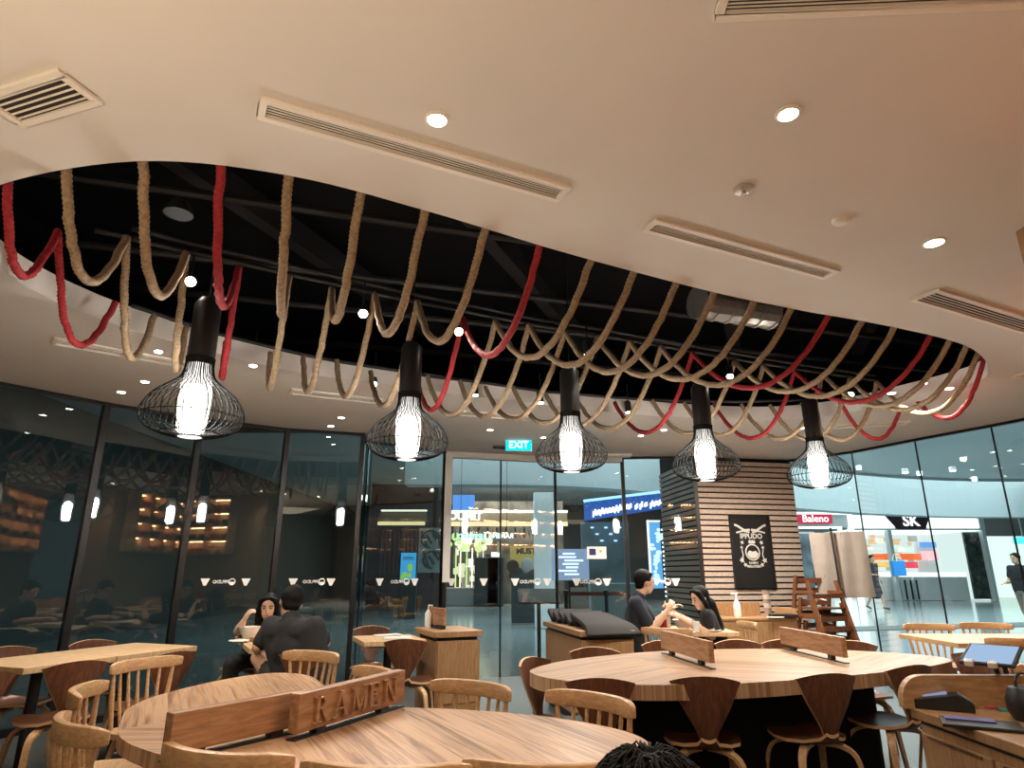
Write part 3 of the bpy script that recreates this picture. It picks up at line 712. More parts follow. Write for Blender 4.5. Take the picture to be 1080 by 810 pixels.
# raised serif letters
def stroke(mb, x0, y0, x1, y1, w, M, d):
    mb.prism([(x0 - w/2, y0), (x0 + w/2, y0), (x1 + w/2, y1), (x1 - w/2, y1)], 0, d, M)
def letter(ch, M, d):
    mb = MB(); s = lambda *a: stroke(mb, *a, M, d); q = lambda x0, y0, x1, y1: mb.prism([(x0,y0),(x1,y0),(x1,y1),(x0,y1)], 0, d, M)
    if ch == 'R':
        s(.2,0,.2,1,.17); q(.03,0,.38,.07); q(.03,.93,.3,1)
        arc = [(.28,.965)] + [(.42 + .22*math.cos(a), .735 + .23*math.sin(a)) for a in [PI/2 - k*PI/8 for k in range(9)]] + [(.28,.505)]
        out = [(x, y) for x, y in arc]; inn = [(.30 + (x-.30)*.62 if x > .3 else x, .735 + (y-.735)*.66) for x, y in arc]
        for i in range(len(out)-1): mb.prism([out[i], out[i+1], inn[i+1], inn[i]][::-1], 0, d, M)
        s(.74,0,.44,.5,.17); q(.66,0,.92,.07)
    elif ch == 'A':
        s(.14,0,.43,1,.075); s(.74,0,.45,1,.18); q(.26,.3,.62,.37); q(0,0,.28,.06); q(.58,0,.92,.06)
    elif ch == 'M':
        s(.12,0,.16,1,.08); s(.5,.05,.18,1,.17); s(.5,.05,.82,1,.08); s(.84,0,.82,1,.17); q(0,0,.25,.06); q(.68,0,1,.06); q(.04,.94,.2,1); q(.78,.94,.97,1)
    elif ch == 'E':
        s(.2,0,.2,1,.17); q(.05,0,.7,.075); q(.05,.925,.68,1); q(.2,.48,.52,.55); q(.63,0,.7,.24); q(.61,.77,.68,1); q(.48,.4,.53,.63)
    elif ch == 'N':
        s(.13,0,.13,1,.08); s(.76,0,.16,1,.18); s(.78,0,.78,1,.08); q(0,0,.27,.06); q(.64,.94,.92,1); q(0,.94,.2,1)
    return mb
board = [c for c in rt.children if c.name.startswith('board')][0]
hgt = .092; gapx = (RL - .13) / 5
for i, ch in enumerate('RAMEN'):
    M = Matrix.Translation((-RL/2 + .065 + gapx*i, -.0225, .022 + .019)) @ Matrix.Rotation(PI/2, 4, 'X') @ Matrix.Diagonal((gapx*.95, hgt, 1, 1))
    letter(ch, M, .017).build('raised_letter', M_BRD, board, bevel=.0015)

def rect_table(label, corners, z=.75, th=.04, mt=None, legs='pedestal', group=None):
    p = [Vector((c[0], c[1], 0)) for c in corners]; c = sum(p, V(0,0,0))/4
    d = ((p[1]+p[2]) - (p[0]+p[3]))/2; L = d.length; rz = math.atan2(d.y, d.x); w = ((p[0]-p[3]).length + (p[1]-p[2]).length)/2
    t = thing('dining_table', label, 'table', c, rz, group)
    MB().box((0, 0, z - th/2), (L, w, th)).build('tabletop', mt or M_MAP, t, bevel=.004)
    b = MB(); b.lathe([(.0, 0), (.24, 0), (.24, .012), (.05, .03), (.035, .04)], 24); b.build('foot_plate', M_SATIN, t)
    MB().tube([(0, 0, .03), (0, 0, z - th)], .035, 14).build('pedestal', M_SATIN, t)
    MB().box((0, 0, z - th - .012), (.4, .3, .024)).build('top_bracket', M_SATIN, t)
    return t
LT = [V(-3.04,4.26,0), V(-2.56,5.50,0), V(-3.13,5.86,0), V(-3.60,4.58,0)]
m0, m1 = LT[0].lerp(LT[1], .47), LT[3].lerp(LT[2], .47)
rect_table('pale maple table by the dark window, nearer the left photo edge', [LT[0], m0, m1, LT[3]])
rect_table('pale maple table by the dark window, butted to the one at the photo edge', [m0.lerp(LT[1], .004), LT[1], LT[2], m1.lerp(LT[2], .004)])
rect_table('pale maple table shared by the man in black and the woman behind him', [(-2.04,5.34),(-1.54,5.62),(-2.02,6.60),(-2.54,6.34)])
rect_table('small pale table with folded menus joined to the console cabinet', [(-1.24,5.84),(-.74,6.05),(-.99,6.58),(-1.49,6.37)])
rect_table('pale maple table of the eating couple before the slatted pillar', [(1.655,6.76),(2.20,6.76),(2.28,7.5),(1.73,7.5)])
rect_table('pale table by the bright clear windows behind the tablet', [(3.72,5.75),(5.0,5.75),(5.05,6.62),(3.72,6.62)], mt=M_OAK)

# ================================================================== CHAIRS
def oak_chair():
    t = thing('spindle_chair', 'x', 'chair')
    seat = catmull([(-.19,-.20,0),(0,-.215,0),(.19,-.20,0),(.215,0,0),(.20,.19,0),(0,.215,0),(-.20,.19,0),(-.215,0,0)], 4, True)
    MB().prism([(p.x, p.y) for p in seat], .425, .455).build('seat', M_OAK, t, bevel=.008)
    for sx, sy in ((-1,-1),(1,-1),(1,1),(-1,1)):
        MB().tube([(sx*.15, sy*.14, .43), (sx*.18, sy*.175, .22), (sx*.205, sy*.205, 0)], [.014, .019, .012], 8).build('leg', M_OAK, t, smooth=True)
    s = MB(); s.tube([(-.18, -.17, .24), (-.18, .17, .24)], .009, 6); s.tube([(.18, -.17, .24), (.18, .17, .24)], .009, 6); s.tube([(-.18, 0, .24), (.18, 0, .24)], .009, 6)
    s.build('stretcher', M_OAK, t, smooth=True)
    rail = [(.245*math.sin(a), -.155 - .085*math.cos(a)*1.0 + .0, .765) for a in [R(-88) + k*R(176)/16 for k in range(17)]]
    rail = [(x*1.0, -.235 + (abs(x)/.245)**2.2*.085, .782) for x, y, z in [(-.245 + .49*k/16, 0, 0) for k in range(17)]]
    MB().strip(rail, .03, .075, ws=[.018, .027] + [.032]*13 + [.027, .018], hs=[.045, .06] + [.068]*13 + [.06, .045]).build('top_rail', M_OAK, t, smooth=True, bevel=.007)
    for k in range(7):
        x = -.20 + .40*k/6; yt = -.235 + (abs(x)/.245)**2.2*.085
        MB().tube([(x*.82, -.175, .45), (x*.92, (yt - .175)/2 - .004, .6), (x, yt, .755)], [.008, .011, .0085] if 0 < k < 6 else [.011, .015, .011], 8).build('spindle', M_OAK, t, smooth=True)
    return t
def ply_chair():
    t = thing('plywood_chair', 'x', 'chair')
    rows = []; hw = [(.47,-.185,.036),(.52,-.20,.055),(.58,-.215,.088),(.64,-.228,.122),(.70,-.238,.150),(.745,-.244,.170),(.795,-.248,.184)]
    nx = 12
    for i, (z, y, h) in enumerate(hw):
        r = []
        for j in range(nx + 1):
            s = -1 + 2*j/nx; zz = z - (.032*s*s if i == len(hw)-1 else .012*s*s*(i/6)); r.append((s*h, y + .055*(abs(s)**2)*h/.19, zz))
        rows.append(r)
    MB().sheet(rows, .017, lambda i, j: V(0, -1, .1).normalized()).build('backrest', [M_WAL, M_PLY], t, smooth=True)
    rows = []; sp = [(-.20,.475,.036),(-.17,.445,.055),(-.12,.428,.125),(-.05,.424,.185),(.04,.428,.205),(.12,.437,.19),(.18,.441,.155),(.215,.438,.10),(.228,.43,.04)]
    for (y, z, h) in sp: rows.append([(s*h, y, z + .012*s*s) for s in [-1 + 2*j/nx for j in range(nx+1)]])
    MB().sheet(rows, .017, lambda i, j: V(0, 0, 1)).build('seat', [M_WAL, M_PLY], t, smooth=True)
    for sx, sy in ((-1,-1),(1,-1),(1,1),(-1,1)):
        pts = catmull([(sx*.03, sy*.03, .412), (sx*.11, sy*.10, .405), (sx*.165, sy*.15, .355), (sx*.185, sy*.178, .20), (sx*.205, sy*.21, 0)], 4)
        n = len(pts); MB().strip(pts, .028, .02, up=(sx*.7, sy*.7, .4), ws=[.05 - .026*i/n for i in range(n)]).build('leg', [M_OAK], t, smooth=True)
    return t
PROTO = {}
def chair(kind, p1, p2, toward, label, group, back=None, turn=0):
    """p1, p2: ends of the back's top edge on the floor plan; the seat points at `toward`"""
    p1, p2 = Vector(p1[:2]), Vector(p2[:2]); m = (p1+p2)/2; d = (p2-p1); n = Vector((-d.y, d.x)).normalized()
    if n.dot(Vector(toward) - m) < 0: n = -n
    n = Matrix.Rotation(turn, 2) @ n
    loc = m + n * (.21 if kind == 'oak' else .23); rz = math.atan2(n.y, n.x) - PI/2
    if kind not in PROTO:
        PROTO[kind] = oak_chair() if kind == 'oak' else ply_chair(); o = PROTO[kind]; o.location = (loc.x, loc.y, 0); o.rotation_euler = (0, 0, rz); o['label'] = label; o['group'] = group; return o
    return dup(PROTO[kind], (loc.x, loc.y, 0), rz, label, group)
def oakpx(a, b, toward, label, z=.80, group='oak spindle back chairs', turn=0): return chair('oak', at(*a, z), at(*b, z), toward, label, group, turn=turn)
def plypx(a, b, toward, label, z=.785, group='walnut plywood chairs', turn=0): return chair('ply', at(*a, z), at(*b, z), toward, label, group, turn=turn)
T1, T2 = (-.55, 3.1), (1.55, 4.5)
chair('oak', (-1.53, 4.72), (-1.07, 4.48), T1, 'oak spindle chair behind the near table, next to the seated man in black', 'oak spindle back chairs')
oakpx((380, 702), (425, 715), (-1.2, 3.3), 'oak spindle chair half hidden behind the RAMEN board')
oakpx((460, 717), (548, 728), T1, 'oak spindle chair at the near table in front of the console cabinet')
oakpx((585, 728), (677, 744), (-.3, 2.6), 'oak spindle chair with its back to the far table')
chair('oak', (-2.33, 4.02), (-2.16, 4.42), T1, 'oak spindle chair between the near table and the pale window table', 'oak spindle back chairs')
chair('oak', (-1.90, 3.00), (-2.06, 3.46), T1, 'oak spindle chair seen end-on at the left tip of the near table', 'oak spindle back chairs')
chair('oak', (-1.75, 2.70), (-1.40, 2.37), T1, 'oak spindle chair in the lower left corner at the near table', 'oak spindle back chairs')
oakpx((167, 790), (287, 803), T1, 'oak spindle chair at the bottom edge before the plain divider board')
chair('oak', (-.56, 2.00), (-.16, 1.97), T1, 'oak spindle chair cut off at the bottom, first right of the RAMEN board', 'oak spindle back chairs')
chair('oak', (-.08, 2.02), (.28, 2.00), T1, 'oak spindle chair cut off at the bottom, beside the dark-haired head', 'oak spindle back chairs')
chair('oak', (4.03, 7.02), (4.43, 6.95), (4.3, 6.2), 'oak spindle chair behind the window table, against the bright floor', 'oak spindle back chairs')
chair('oak', (4.70, 7.18), (5.1, 7.05), (4.6, 6.2), 'oak spindle chair closest to the clear windows, above the tablet', 'oak spindle back chairs')
chair('oak', (3.86, 5.52), (4.26, 5.46), (4.2, 6.2), 'oak spindle chair with its back right behind the tablet', 'oak spindle back chairs')
chair('oak', (2.95, 4.02), (3.25, 3.74), (2.3, 4.6), 'oak spindle chair low behind the cash counter', 'oak spindle back chairs')
chair('oak', (1.28, 6.52), (1.60, 6.40), (1.7, 7), 'oak spindle chair with its back to us at the table of the couple', 'oak spindle back chairs', turn=R(-6))
mc = chair('oak', (1.06, 7.24), (1.06, 6.86), (1.8, 7.1), 'oak spindle chair the man in the navy tee sits on', 'oak spindle back chairs')
wc = chair('oak', (2.52, 6.98), (2.50, 7.42), (1.8, 7.1), 'oak spindle chair the woman with long hair sits on', 'oak spindle back chairs')
chair('ply', (.02, 4.30), (.22, 4.60), (1.4, 4.0), 'walnut plywood chair at the pointed end of the far table', 'walnut plywood chairs')
plypx((605, 684), (648, 684), T2, 'walnut plywood chair behind the far table, in front of the black sleeves')
plypx((598, 716), (668, 717), T2, 'walnut plywood chair behind the oak chair that backs onto it')
plypx((714, 714), (774, 716), (.95, 5), 'walnut plywood chair fully seen at the middle of the far table', turn=R(6))
plypx((850, 712), (898, 711), (1.6, 5), 'walnut plywood chair second from the cash counter at the far table', turn=R(4))
plypx((940, 704), (985, 701), (1.9, 5), 'walnut plywood chair tucked just left of the cash counter')
chair('ply', (1.66, 5.60), (1.98, 5.56), T2, 'walnut plywood chair behind the far table between its two dividers', 'walnut plywood chairs')
chair('ply', (2.06, 5.62), (2.36, 5.55), T2, 'walnut plywood chair peeking left of the blunt end divider', 'walnut plywood chairs')
chair('ply', (2.55, 5.56), (2.86, 5.44), T2, 'walnut plywood chair peeking right of the blunt end divider', 'walnut plywood chairs')
chair('ply', (1.05, 5.50), (1.36, 5.52), T2, 'walnut plywood chair behind the far table, below the man in navy', 'walnut plywood chairs')
chair('ply', (3.14, 4.90), (3.22, 4.55), (2.4, 4.7), 'walnut plywood chair at the blunt end of the far table', 'walnut plywood chairs')
chair('ply', (-3.80, 4.92), (-3.62, 5.25), (-3.0, 4.9), 'walnut plywood chair between the window and the pale table, nearer the photo edge', 'walnut plywood chairs')
chair('ply', (-3.50, 5.42), (-3.30, 5.74), (-2.8, 5.3), 'walnut plywood chair between the window and the pale table, farther along', 'walnut plywood chairs')
chair('ply', (-3.02, 3.66), (-2.80, 3.98), (-3.6, 4.5), 'walnut plywood chair cut by the left photo edge', 'walnut plywood chairs')
chair('ply', (-2.80, 4.12), (-2.54, 4.46), (-3.3, 5), 'broad-backed walnut plywood chair showing its seat at the pale table', 'walnut plywood chairs')
chair('ply', (-2.42, 4.60), (-2.22, 4.96), (-3.1, 5.3), 'walnut plywood chair behind the oak chair at the end of the pale table', 'walnut plywood chairs')
plypx((405, 675), (450, 675), (-1.15, 6.6), 'walnut plywood chair at the small menu table beside the console')
chair('ply', (-1.60, 6.92), (-1.26, 7.02), (-1.2, 6.6), 'walnut plywood chair behind the small menu table', 'walnut plywood chairs')
mch = chair('ply', (-1.62, 4.83), (-1.28, 4.97), (-1.9, 5.8), 'walnut plywood chair the man in black sits on', 'walnut plywood chairs')
wch = chair('ply', (-2.40, 6.92), (-2.74, 6.92), (-2.4, 6), 'walnut plywood chair the woman at the dark window sits on', 'walnut plywood chairs')

# ================================================================== CABINETS AND COUNTERS
def at_local(t, mb): return mb
# console with a small divider on it
t = thing('console_cabinet', 'oak console cabinet with an overhanging top in front of the glass doors', 'cabinet', (-.60, 6.42, 0), R(25))
MB().box((0, 0, .40), (.42, .56, .66)).build('body', M_CAB, t, bevel=.004)
MB().box((0, 0, .035), (.38, .52, .07)).build('plinth', M_SATIN, t)
MB().box((0, 0, .745), (.38, .52, .03)).build('shadow_gap', M_SATIN, t)
MB().box((0, 0, .785), (.46, .60, .05)).build('top', M_CAB, t, bevel=.005)
MB().box((0, -.285, .47), (.39, .012, .50)).build('door', M_CAB, t, bevel=.003)
t = thing('table_divider', 'small upright wooden board on the console cabinet', 'divider', (-.70, 6.44, .81), R(-58))
MB().box((0, 0, .11), (.30, .03, .15)).build('board', M_BRD, t, bevel=.004)
MB().box((0, 0, .018), (.24, .05, .035)).build('foot', M_SATIN, t)
t = thing('sanitizer_bottle', 'small white pump bottle behind the board on the console', 'bottle', (-.80, 6.52, .81))
MB().lathe([(0, 0), (.03, 0), (.033, .02), (.033, .13), (.015, .155), (.012, .165)], 16).build('body', M_WHITE, t, smooth=True)
pm = MB(); pm.tube([(0, 0, .16), (0, 0, .205)], .006, 8); pm.tube([(0, 0, .205), (.04, 0, .20)], .006, 8); pm.build('pump', M_WHITE, t)
for i, (x, y, r, l) in enumerate(((-1.02, 6.12, .3, 'nearer the walnut chair'), (-1.15, 6.36, .5, 'farther from the walnut chair'))):
    mb = MB(); mb.box((x, y, .757), (.24, .13, .010), r); mb.box((x, y, .764), (.23, .12, .004), r + .08)
    tag(mb.build('menu_card', M_WHITE, bevel=.001), 'folded white menu card on the small pale table, %s' % l, 'menu', 'menus on the small table')
# cabinet with black sleeves
c2 = (.735, 6.84, 0); t = thing('side_cabinet', 'oak side cabinet carrying a row of black padded sleeves', 'cabinet', c2, R(12))
MB().box((0, 0, .40), (.50, 1.25, .66)).build('body', M_CAB, t, bevel=.004)
MB().box((0, 0, .035), (.46, 1.2, .07)).build('plinth', M_SATIN, t)
MB().box((0, 0, .745), (.47, 1.2, .03)).build('shadow_gap', M_SATIN, t)
MB().box((0, 0, .785), (.54, 1.3, .05)).build('top', M_CAB, t, bevel=.005)
MB().box((0, -.63, .40), (.46, .012, .62)).build('door', M_CAB, t, bevel=.003)
MC = Matrix.Translation((c2[0], c2[1], .81)) @ Matrix.Rotation(R(12), 4, 'Z')
for i in range(6):
    mb = MB()
    if i < 5: mb.box((-.03 + .012*i, .52 - i*.17, .062), (.40, .21, .055), M=MC, rot=(R(24), R(2*(-1)**i), 0))
    else:
        pr = catmull([(0, -.10, .105), (.0, -.28, .085), (.02, -.46, .055), (.04, -.60, .02), (.05, -.68, -.045)], 4)
        mb.strip([MC @ p for p in pr], .44, .045, ws=[.36 + .012*k for k in range(len(pr))])
    tag(mb.build('padded_sleeve', M_FABB, smooth=True, bevel=.012), 'black padded sleeve on the side cabinet, %s' % ('largest and nearest, its corner hanging over the front' if i == 5 else ORD[i] + ' from the back of the row'), 'sleeve', 'black sleeves on the side cabinet')
# low cabinet in front of the pillar
t = thing('low_cabinet', 'low oak cabinet with four front panels under the dark framed poster', 'cabinet', (2.92, 8.42, 0), R(6))
MB().box((0, 0, .41), (.98, .50, .70)).build('body', M_CAB, t, bevel=.004)
for sx in (-1, 0, 1):
    for k in range(2): MB().box((sx*.325, -.256, .235 + .345*k), (.315, .014, .33)).build('front_panel', M_CAB, t, bevel=.003)
MB().box((0, 0, .775), (1.0, .53, .03)).build('top', M_CAB, t, bevel=.004)
MB().box((-.12, .22, .87), (.76, .03, .16)).build('back_board', M_CAB, t, bevel=.004)
MB().box((-.47, .0, .85), (.03, .45, .13)).build('end_board', M_CAB, t, bevel=.004)
MB().box((.48, .0, .84), (.03, .50, .11)).build('end_board', M_OAK, t, bevel=.004)
bx = ay(778, 655, 8.32); t = thing('spray_bottle', 'clear white pump bottle on the low cabinet under the poster', 'bottle', (bx.x, 8.30, .791))
MB().lathe([(0, 0), (.04, 0), (.043, .02), (.043, .14), (.02, .20), (.016, .215)], 18).build('body', M_WHITE, t, smooth=True)
pm = MB(); pm.tube([(0, 0, .21), (0, 0, .27)], .009, 8); pm.box((-.02, 0, .275), (.08, .02, .025)); pm.build('pump', M_WHITE, t)
bx = ay(811, 655, 8.32); t = thing('paper_cup_stack', 'tall stack of pale patterned paper cups on the low cabinet', 'cups', (bx.x, 8.32, .791))
for k in range(5): MB().lathe([(.030, .0 + k*.05), (.046, .105 + k*.05), (.048, .11 + k*.05), (.044, .108 + k*.05)], 18).build('cup', M_CUP if k % 2 else mat('cup_brown_mark', (.42, .33, .27), .5), t, smooth=True)
tag(MB().box((bx.x + .14, 8.26, .812), (.30, .2, .04)).build('black_tray', M_SATIN, bevel=.004), 'flat black tray beside the paper cups', 'tray')
tag(MB().box((bx.x + .03, 8.18, .80), (.2, .06, .016), .1).build('white_cloth', M_WHITE, bevel=.004), 'folded white cloth in front of the paper cups', 'cloth')

# stacked wooden high chairs: ladder-like A frames
def high_chair():
    t = thing('high_chair', 'x', 'high chair'); Wd = .25
    for s in (-1, 1):
        MB().strip([(s*Wd, .26, 0), (s*Wd*.92, .10, .76)], .028, .05, up=(0, 1, 0)).build('rear_leg', M_HCH, t, bevel=.004)
        MB().strip([(s*Wd, -.26, 0), (s*Wd*.92, -.07, .70)], .028, .05, up=(0, 1, 0)).build('front_leg', M_HCH, t, bevel=.004)
        MB().strip([(s*Wd*.95, .16, .56), (s*Wd*.95, -.16, .56)], .026, .04).build('arm_rail', M_HCH, t, bevel=.004)
        for z, y in ((.12, .235), (.28, .19)): MB().strip([(s*Wd*.97, y, z), (s*Wd*.97, -y, z)], .02, .035).build('side_rung', M_HCH, t)
    MB().box((0, .0, .38), (.46, .34, .022)).build('seat', M_HCH, t, bevel=.003)
    for z, y in ((.70, .11), (.58, .135)): MB().strip([(-Wd*.93, y, z), (0, y + .02, z), (Wd*.93, y, z)], .02, .06).build('back_rail', M_HCH, t)
    MB().strip([(-Wd*.95, -.13, .52), (Wd*.95, -.13, .52)], .022, .05).build('front_bar', M_HCH, t)
    MB().strip([(-Wd, -.22, .16), (Wd, -.22, .16)], .022, .05).build('foot_bar', M_HCH, t)
    st = MB(); st.strip([(-.02, .1, .40), (-.03, -.02, .50), (-.02, -.12, .47)], .05, .006); st.build('safety_strap', M_WHITE, t)
    return t
h0 = high_chair(); h0.location = (3.80, 8.25, 0); h0.rotation_euler = (0, 0, R(22)); h0['label'] = 'reddish wooden high chair, lowest of the stack beside the slatted pillar'; h0['group'] = 'stacked high chairs'
dup(h0, (3.78, 8.27, .26), R(22), 'reddish wooden high chair, second up in the stack beside the slatted pillar')
dup(h0, (3.76, 8.29, .52), R(22), 'reddish wooden high chair, topmost of the stack beside the slatted pillar')

# blank board on a pole stand by the clear windows
k = 8.0; t = thing('board_stand', 'grey-tan creased board hung on a black pole stand by the clear windows', 'board', (ad(893, 620, k).x, ad(893, 620, k).y, 0), R(-4))
o0 = t.location
bm_ = MB(); rows = []
for i in range(11):
    s = i/10; zz = 1.0 + .80*(1-s)
    rows.append([(-.36 + .69*j/14 + .03*s, .05 + .010*math.sin(j*1.3 + s*2), zz + .02*(j/14)) for j in range(15)])
bm_.sheet(rows, .006, lambda i, j: V(0, -1, 0)).build('board', [M_BOARD, M_BOARD], t, smooth=True)
MB().tube([(-.10, .0, 1.86), (-.06, .0, .5), (-.045, 0, .32)], .014, 10).build('pole', M_SATIN, t)
MB().tube([(-.075, 0, 1.12), (-.072, 0, 1.05)], .024, 10).build('clamp', M_SATIN, t)
for a in (90, 210, 330): MB().tube([(-.045, 0, .45), (-.045 + .38*math.cos(R(a)), .38*math.sin(R(a)), .012)], .011, 8).build('leg', M_SATIN, t)

# cash counter at the right front
t = thing('cash_counter', 'oak cash counter with a rounded raised end in the lower right corner', 'counter', (1.98, 2.2, 0))
MB().box((.03, .0, .41), (.80, 1.20, .68)).build('body', M_CAB, t)
MB().box((.03, 0, .035), (.74, 1.14, .07)).build('plinth', M_SATIN, t)
MB().box((.03, 0, .755), (.80, 1.20, .012)).build('shadow_gap', M_SATIN, t)
MB().box((.03, 0, .782), (.84, 1.26, .036)).build('worktop', M_CAB, t, bevel=.004)
arc = [(-.42, 0)] + [(-.42 + .09 - .09*math.cos(a), .03 + .09*math.sin(a)) for a in [k*PI/12 for k in range(7)]] + [(.46, .12), (.46, 0)]
MB().prism([(x, y) for x, y in arc], -.018, .018, Matrix.Translation((.0, .63, .80)) @ Matrix.Rotation(PI/2, 4, 'X')).build('raised_end_board', M_OAK, t, bevel=.004)
for i in range(3):
    y = -.40 + .40*i
    d = MB().box((-.376, y, .60), (.014, .385, .24)).build('drawer', M_CAB, t, bevel=.003); MB().box((-.384, y, .712), (.006, .30, .010)).build('handle', M_DKWOOD, d)
    d = MB().box((-.376, y, .28), (.014, .385, .38)).build('door', M_CAB, t, bevel=.003); MB().box((-.384, y, .462), (.006, .30, .010)).build('handle', M_DKWOOD, d)
c = at(996, 748, .80); t = thing('card_terminal', 'grey card terminal with a sloped screen on the cash counter', 'terminal', c, R(-30))
b = MB(); b.prism([(-.10, 0), (.10, 0), (.10, .03), (.045, .062), (-.10, .035)], -.04, .04, Matrix.Rotation(PI/2, 4, 'X')); b.build('body', M_SATIN, t, bevel=.004)
MB().box((-.025, 0, .054), (.085, .06, .004), rot=(0, R(-10.5), 0)).build('screen', emis('terminal_screen', (.35, .38, .55), .5), t)
MB().box((.075, 0, .05), (.05, .066, .004), rot=(0, R(31), 0)).build('keypad', mat('grey_keys', (.2, .2, .21), .5), t)
c = at(1035, 766, .80); t = thing('bill_folder', 'open black bill folder with a purple card on the cash counter', 'folder', c, R(-28))
MB().box((0, 0, .006), (.24, .15, .012)).build('cover', M_SATIN, t, bevel=.003)
MB().box((-.03, .035, .015), (.15, .07, .004)).build('purple_card', mat('purple_card', (.09, .08, .28), .4), t)
c = at(1050, 748, .80); tag(MB().box(c + V(0, .03, .004), (.07, .06, .008), .3).build('pink_note', mat('pink_paper', (.62, .09, .17), .6)), 'pink note lying behind the bill folder', 'note')
c = at(1072, 752, .80); tag(MB().box(c + V(0, .03, .004), (.08, .06, .008), -.4).build('green_note', mat('green_paper', (.08, .35, .28), .6)), 'green note at the right photo edge behind the bill folder', 'note')
c = at(1088, 762, .80); t = thing('black_pouch', 'rounded black pouch with a loop at the right photo edge on the counter', 'bag', c + V(.02, .03, 0))
MB().lathe([(0, 0), (.05, 0), (.065, .03), (.066, .07), (.05, .11), (.0, .12)], 18).build('body', M_SATIN, t, smooth=True)
MB().tube([(.0 + .03*math.cos(a), 0, .115 + .045*math.sin(a)) for a in [k*PI/8 for k in range(9)]], .005, 6).build('loop', M_SATIN, t)
# tablet on a stand behind the counter's raised end
cs = [ad(1010, 704, 2.62), ad(1064, 706, 2.50), ad(1079, 681, 2.68), ad(1030, 675, 2.80)]; c = sum(cs, V(0,0,0))/4
ux = ((cs[1]-cs[0]) + (cs[2]-cs[3])).normalized(); uy0 = ((cs[3]-cs[0]) + (cs[2]-cs[1])).normalized(); nn = ux.cross(uy0).normalized(); uy = nn.cross(ux)
Mt = Matrix(((ux.x, uy.x, nn.x, 0), (ux.y, uy.y, nn.y, 0), (ux.z, uy.z, nn.z, 0), (0, 0, 0, 1)))
wd, hh = (cs[1]-cs[0]).length*1.10, .20
t = thing('tablet', 'tablet with a pale blue screen tilted on a stand above the counter', 'tablet', c)
MB().box((0, 0, 0), (wd, hh, .012), M=Mt).build('body', M_SATIN, t, bevel=.003)
MB().box((0, 0, .007), (wd - .025, hh - .025, .002), M=Mt).build('screen', emis('tablet_screen', (.40, .56, .80), .62), t)
for s in (-.30, .12): MB().box((wd*s, -hh/2, .004), (.032, .03, .022), M=Mt).build('clip', M_WHITE, t, bevel=.004)
sp_ = MB(); sp_.tube([V(0, 0, -.012), V(.04, .03, -.10), V(.045, .02, .81 - c.z)], .010, 8); sp_.lathe([(0, .80 - c.z), (.06, .80 - c.z), (.06, .812 - c.z), (.012, .82 - c.z)], 16, (.045, .02, 0)); sp_.build('stand', M_SATIN, t)

# ================================================================== POSTER ON THE PILLAR
pk = [(768, 546), (811, 546), (817, 616), (774, 616)]
cx = ay(793, 581, 9.42); pcx = (cx - PL).dot(pd); c = PL + pd * pcx + pn * .035; c.z = cx.z
t = thing('framed_poster', 'black framed poster with white lettering and emblem on the slatted pillar', 'poster', c, prz)
PW, PH = .60, .98
MB().box((0, 0, 0), (PW, .02, PH)).build('panel', mat('poster_black', (.014, .014, .015), .35), t)
f = MB()
for sx in (-1, 1): f.box((sx*(PW/2), -.006, 0), (.03, .04, PH + .03))
for sz in (-1, 1): f.box((0, -.006, sz*PH/2), (PW, .04, .03))
f.build('frame', M_SATIN, t)
M_PW = mat('poster_white', (.62, .61, .58), .6)
Mp = lambda x, z: frame_m((x, -.0125, z), (1, 0, 0), (0, -1, 0))
text('title_lettering', 'IPPUDO', .098, M_PW, t, Mp(.0, .20), extrude=.001, offset=.003)
e = MB()
for s in (-1, 1):
    e.strip([V(s*.01, -.0125, .29), V(s*.10, -.0125, .285), V(s*.20, -.0125, .345), V(s*.245, -.0125, .36)], .004, .03, up=(0, 0, 1))
    e.strip([V(s*.02, -.0125, .255), V(s*.12, -.0125, .275), V(s*.225, -.0125, .25)], .004, .022, up=(0, 0, 1))
    for (x, z, q) in ((.15, .115, .034), (.165, .045, .028), (.175, -.13, .046), (.13, -.19, .036)):
        e.prism([(s*x + q*(1 if i % 2 else .45)*math.cos(i*PI/5), z + q*(1 if i % 2 else .45)*math.sin(i*PI/5)) for i in range(10)], 0, .001, Matrix.Translation((0, -.0125, 0)) @ Matrix.Rotation(PI/2, 4, 'X'))
    e.tube([(s*.165, -.0125, .02), (s*.15, -.0125, -.06), (s*.17, -.0125, -.12)], .008, 5)
e.prism([(-.05 + .02*i, .135 + (.02 if i % 2 else 0)) for i in range(6)] + [(.05, .10), (-.05, .10)], 0, .001, Matrix.Translation((0, -.0125, 0)) @ Matrix.Rotation(PI/2, 4, 'X'))
e.tube([(.105*math.cos(a), -.0125, -.02 + .105*math.sin(a)) for a in [k*PI/20 for k in range(40)]], .010, 5, closed=True)
e.prism([(.085*math.cos(PI + k*PI/10), -.035 + .07*math.sin(PI + k*PI/10)) for k in range(11)] + [(.05, .0), (.0, -.012), (-.05, .005)], 0, .001, Matrix.Translation((0, -.0125, 0)) @ Matrix.Rotation(PI/2, 4, 'X'))
e.build('emblem', M_PW, t)
text('small_lettering', 'RAMEN', .042, M_PW, t, Mp(0, -.165), extrude=.001, offset=.001)
text('small_lettering', 'MALAYSIA', .046, M_PW, t, Mp(0, -.212), extrude=.001, offset=.002)

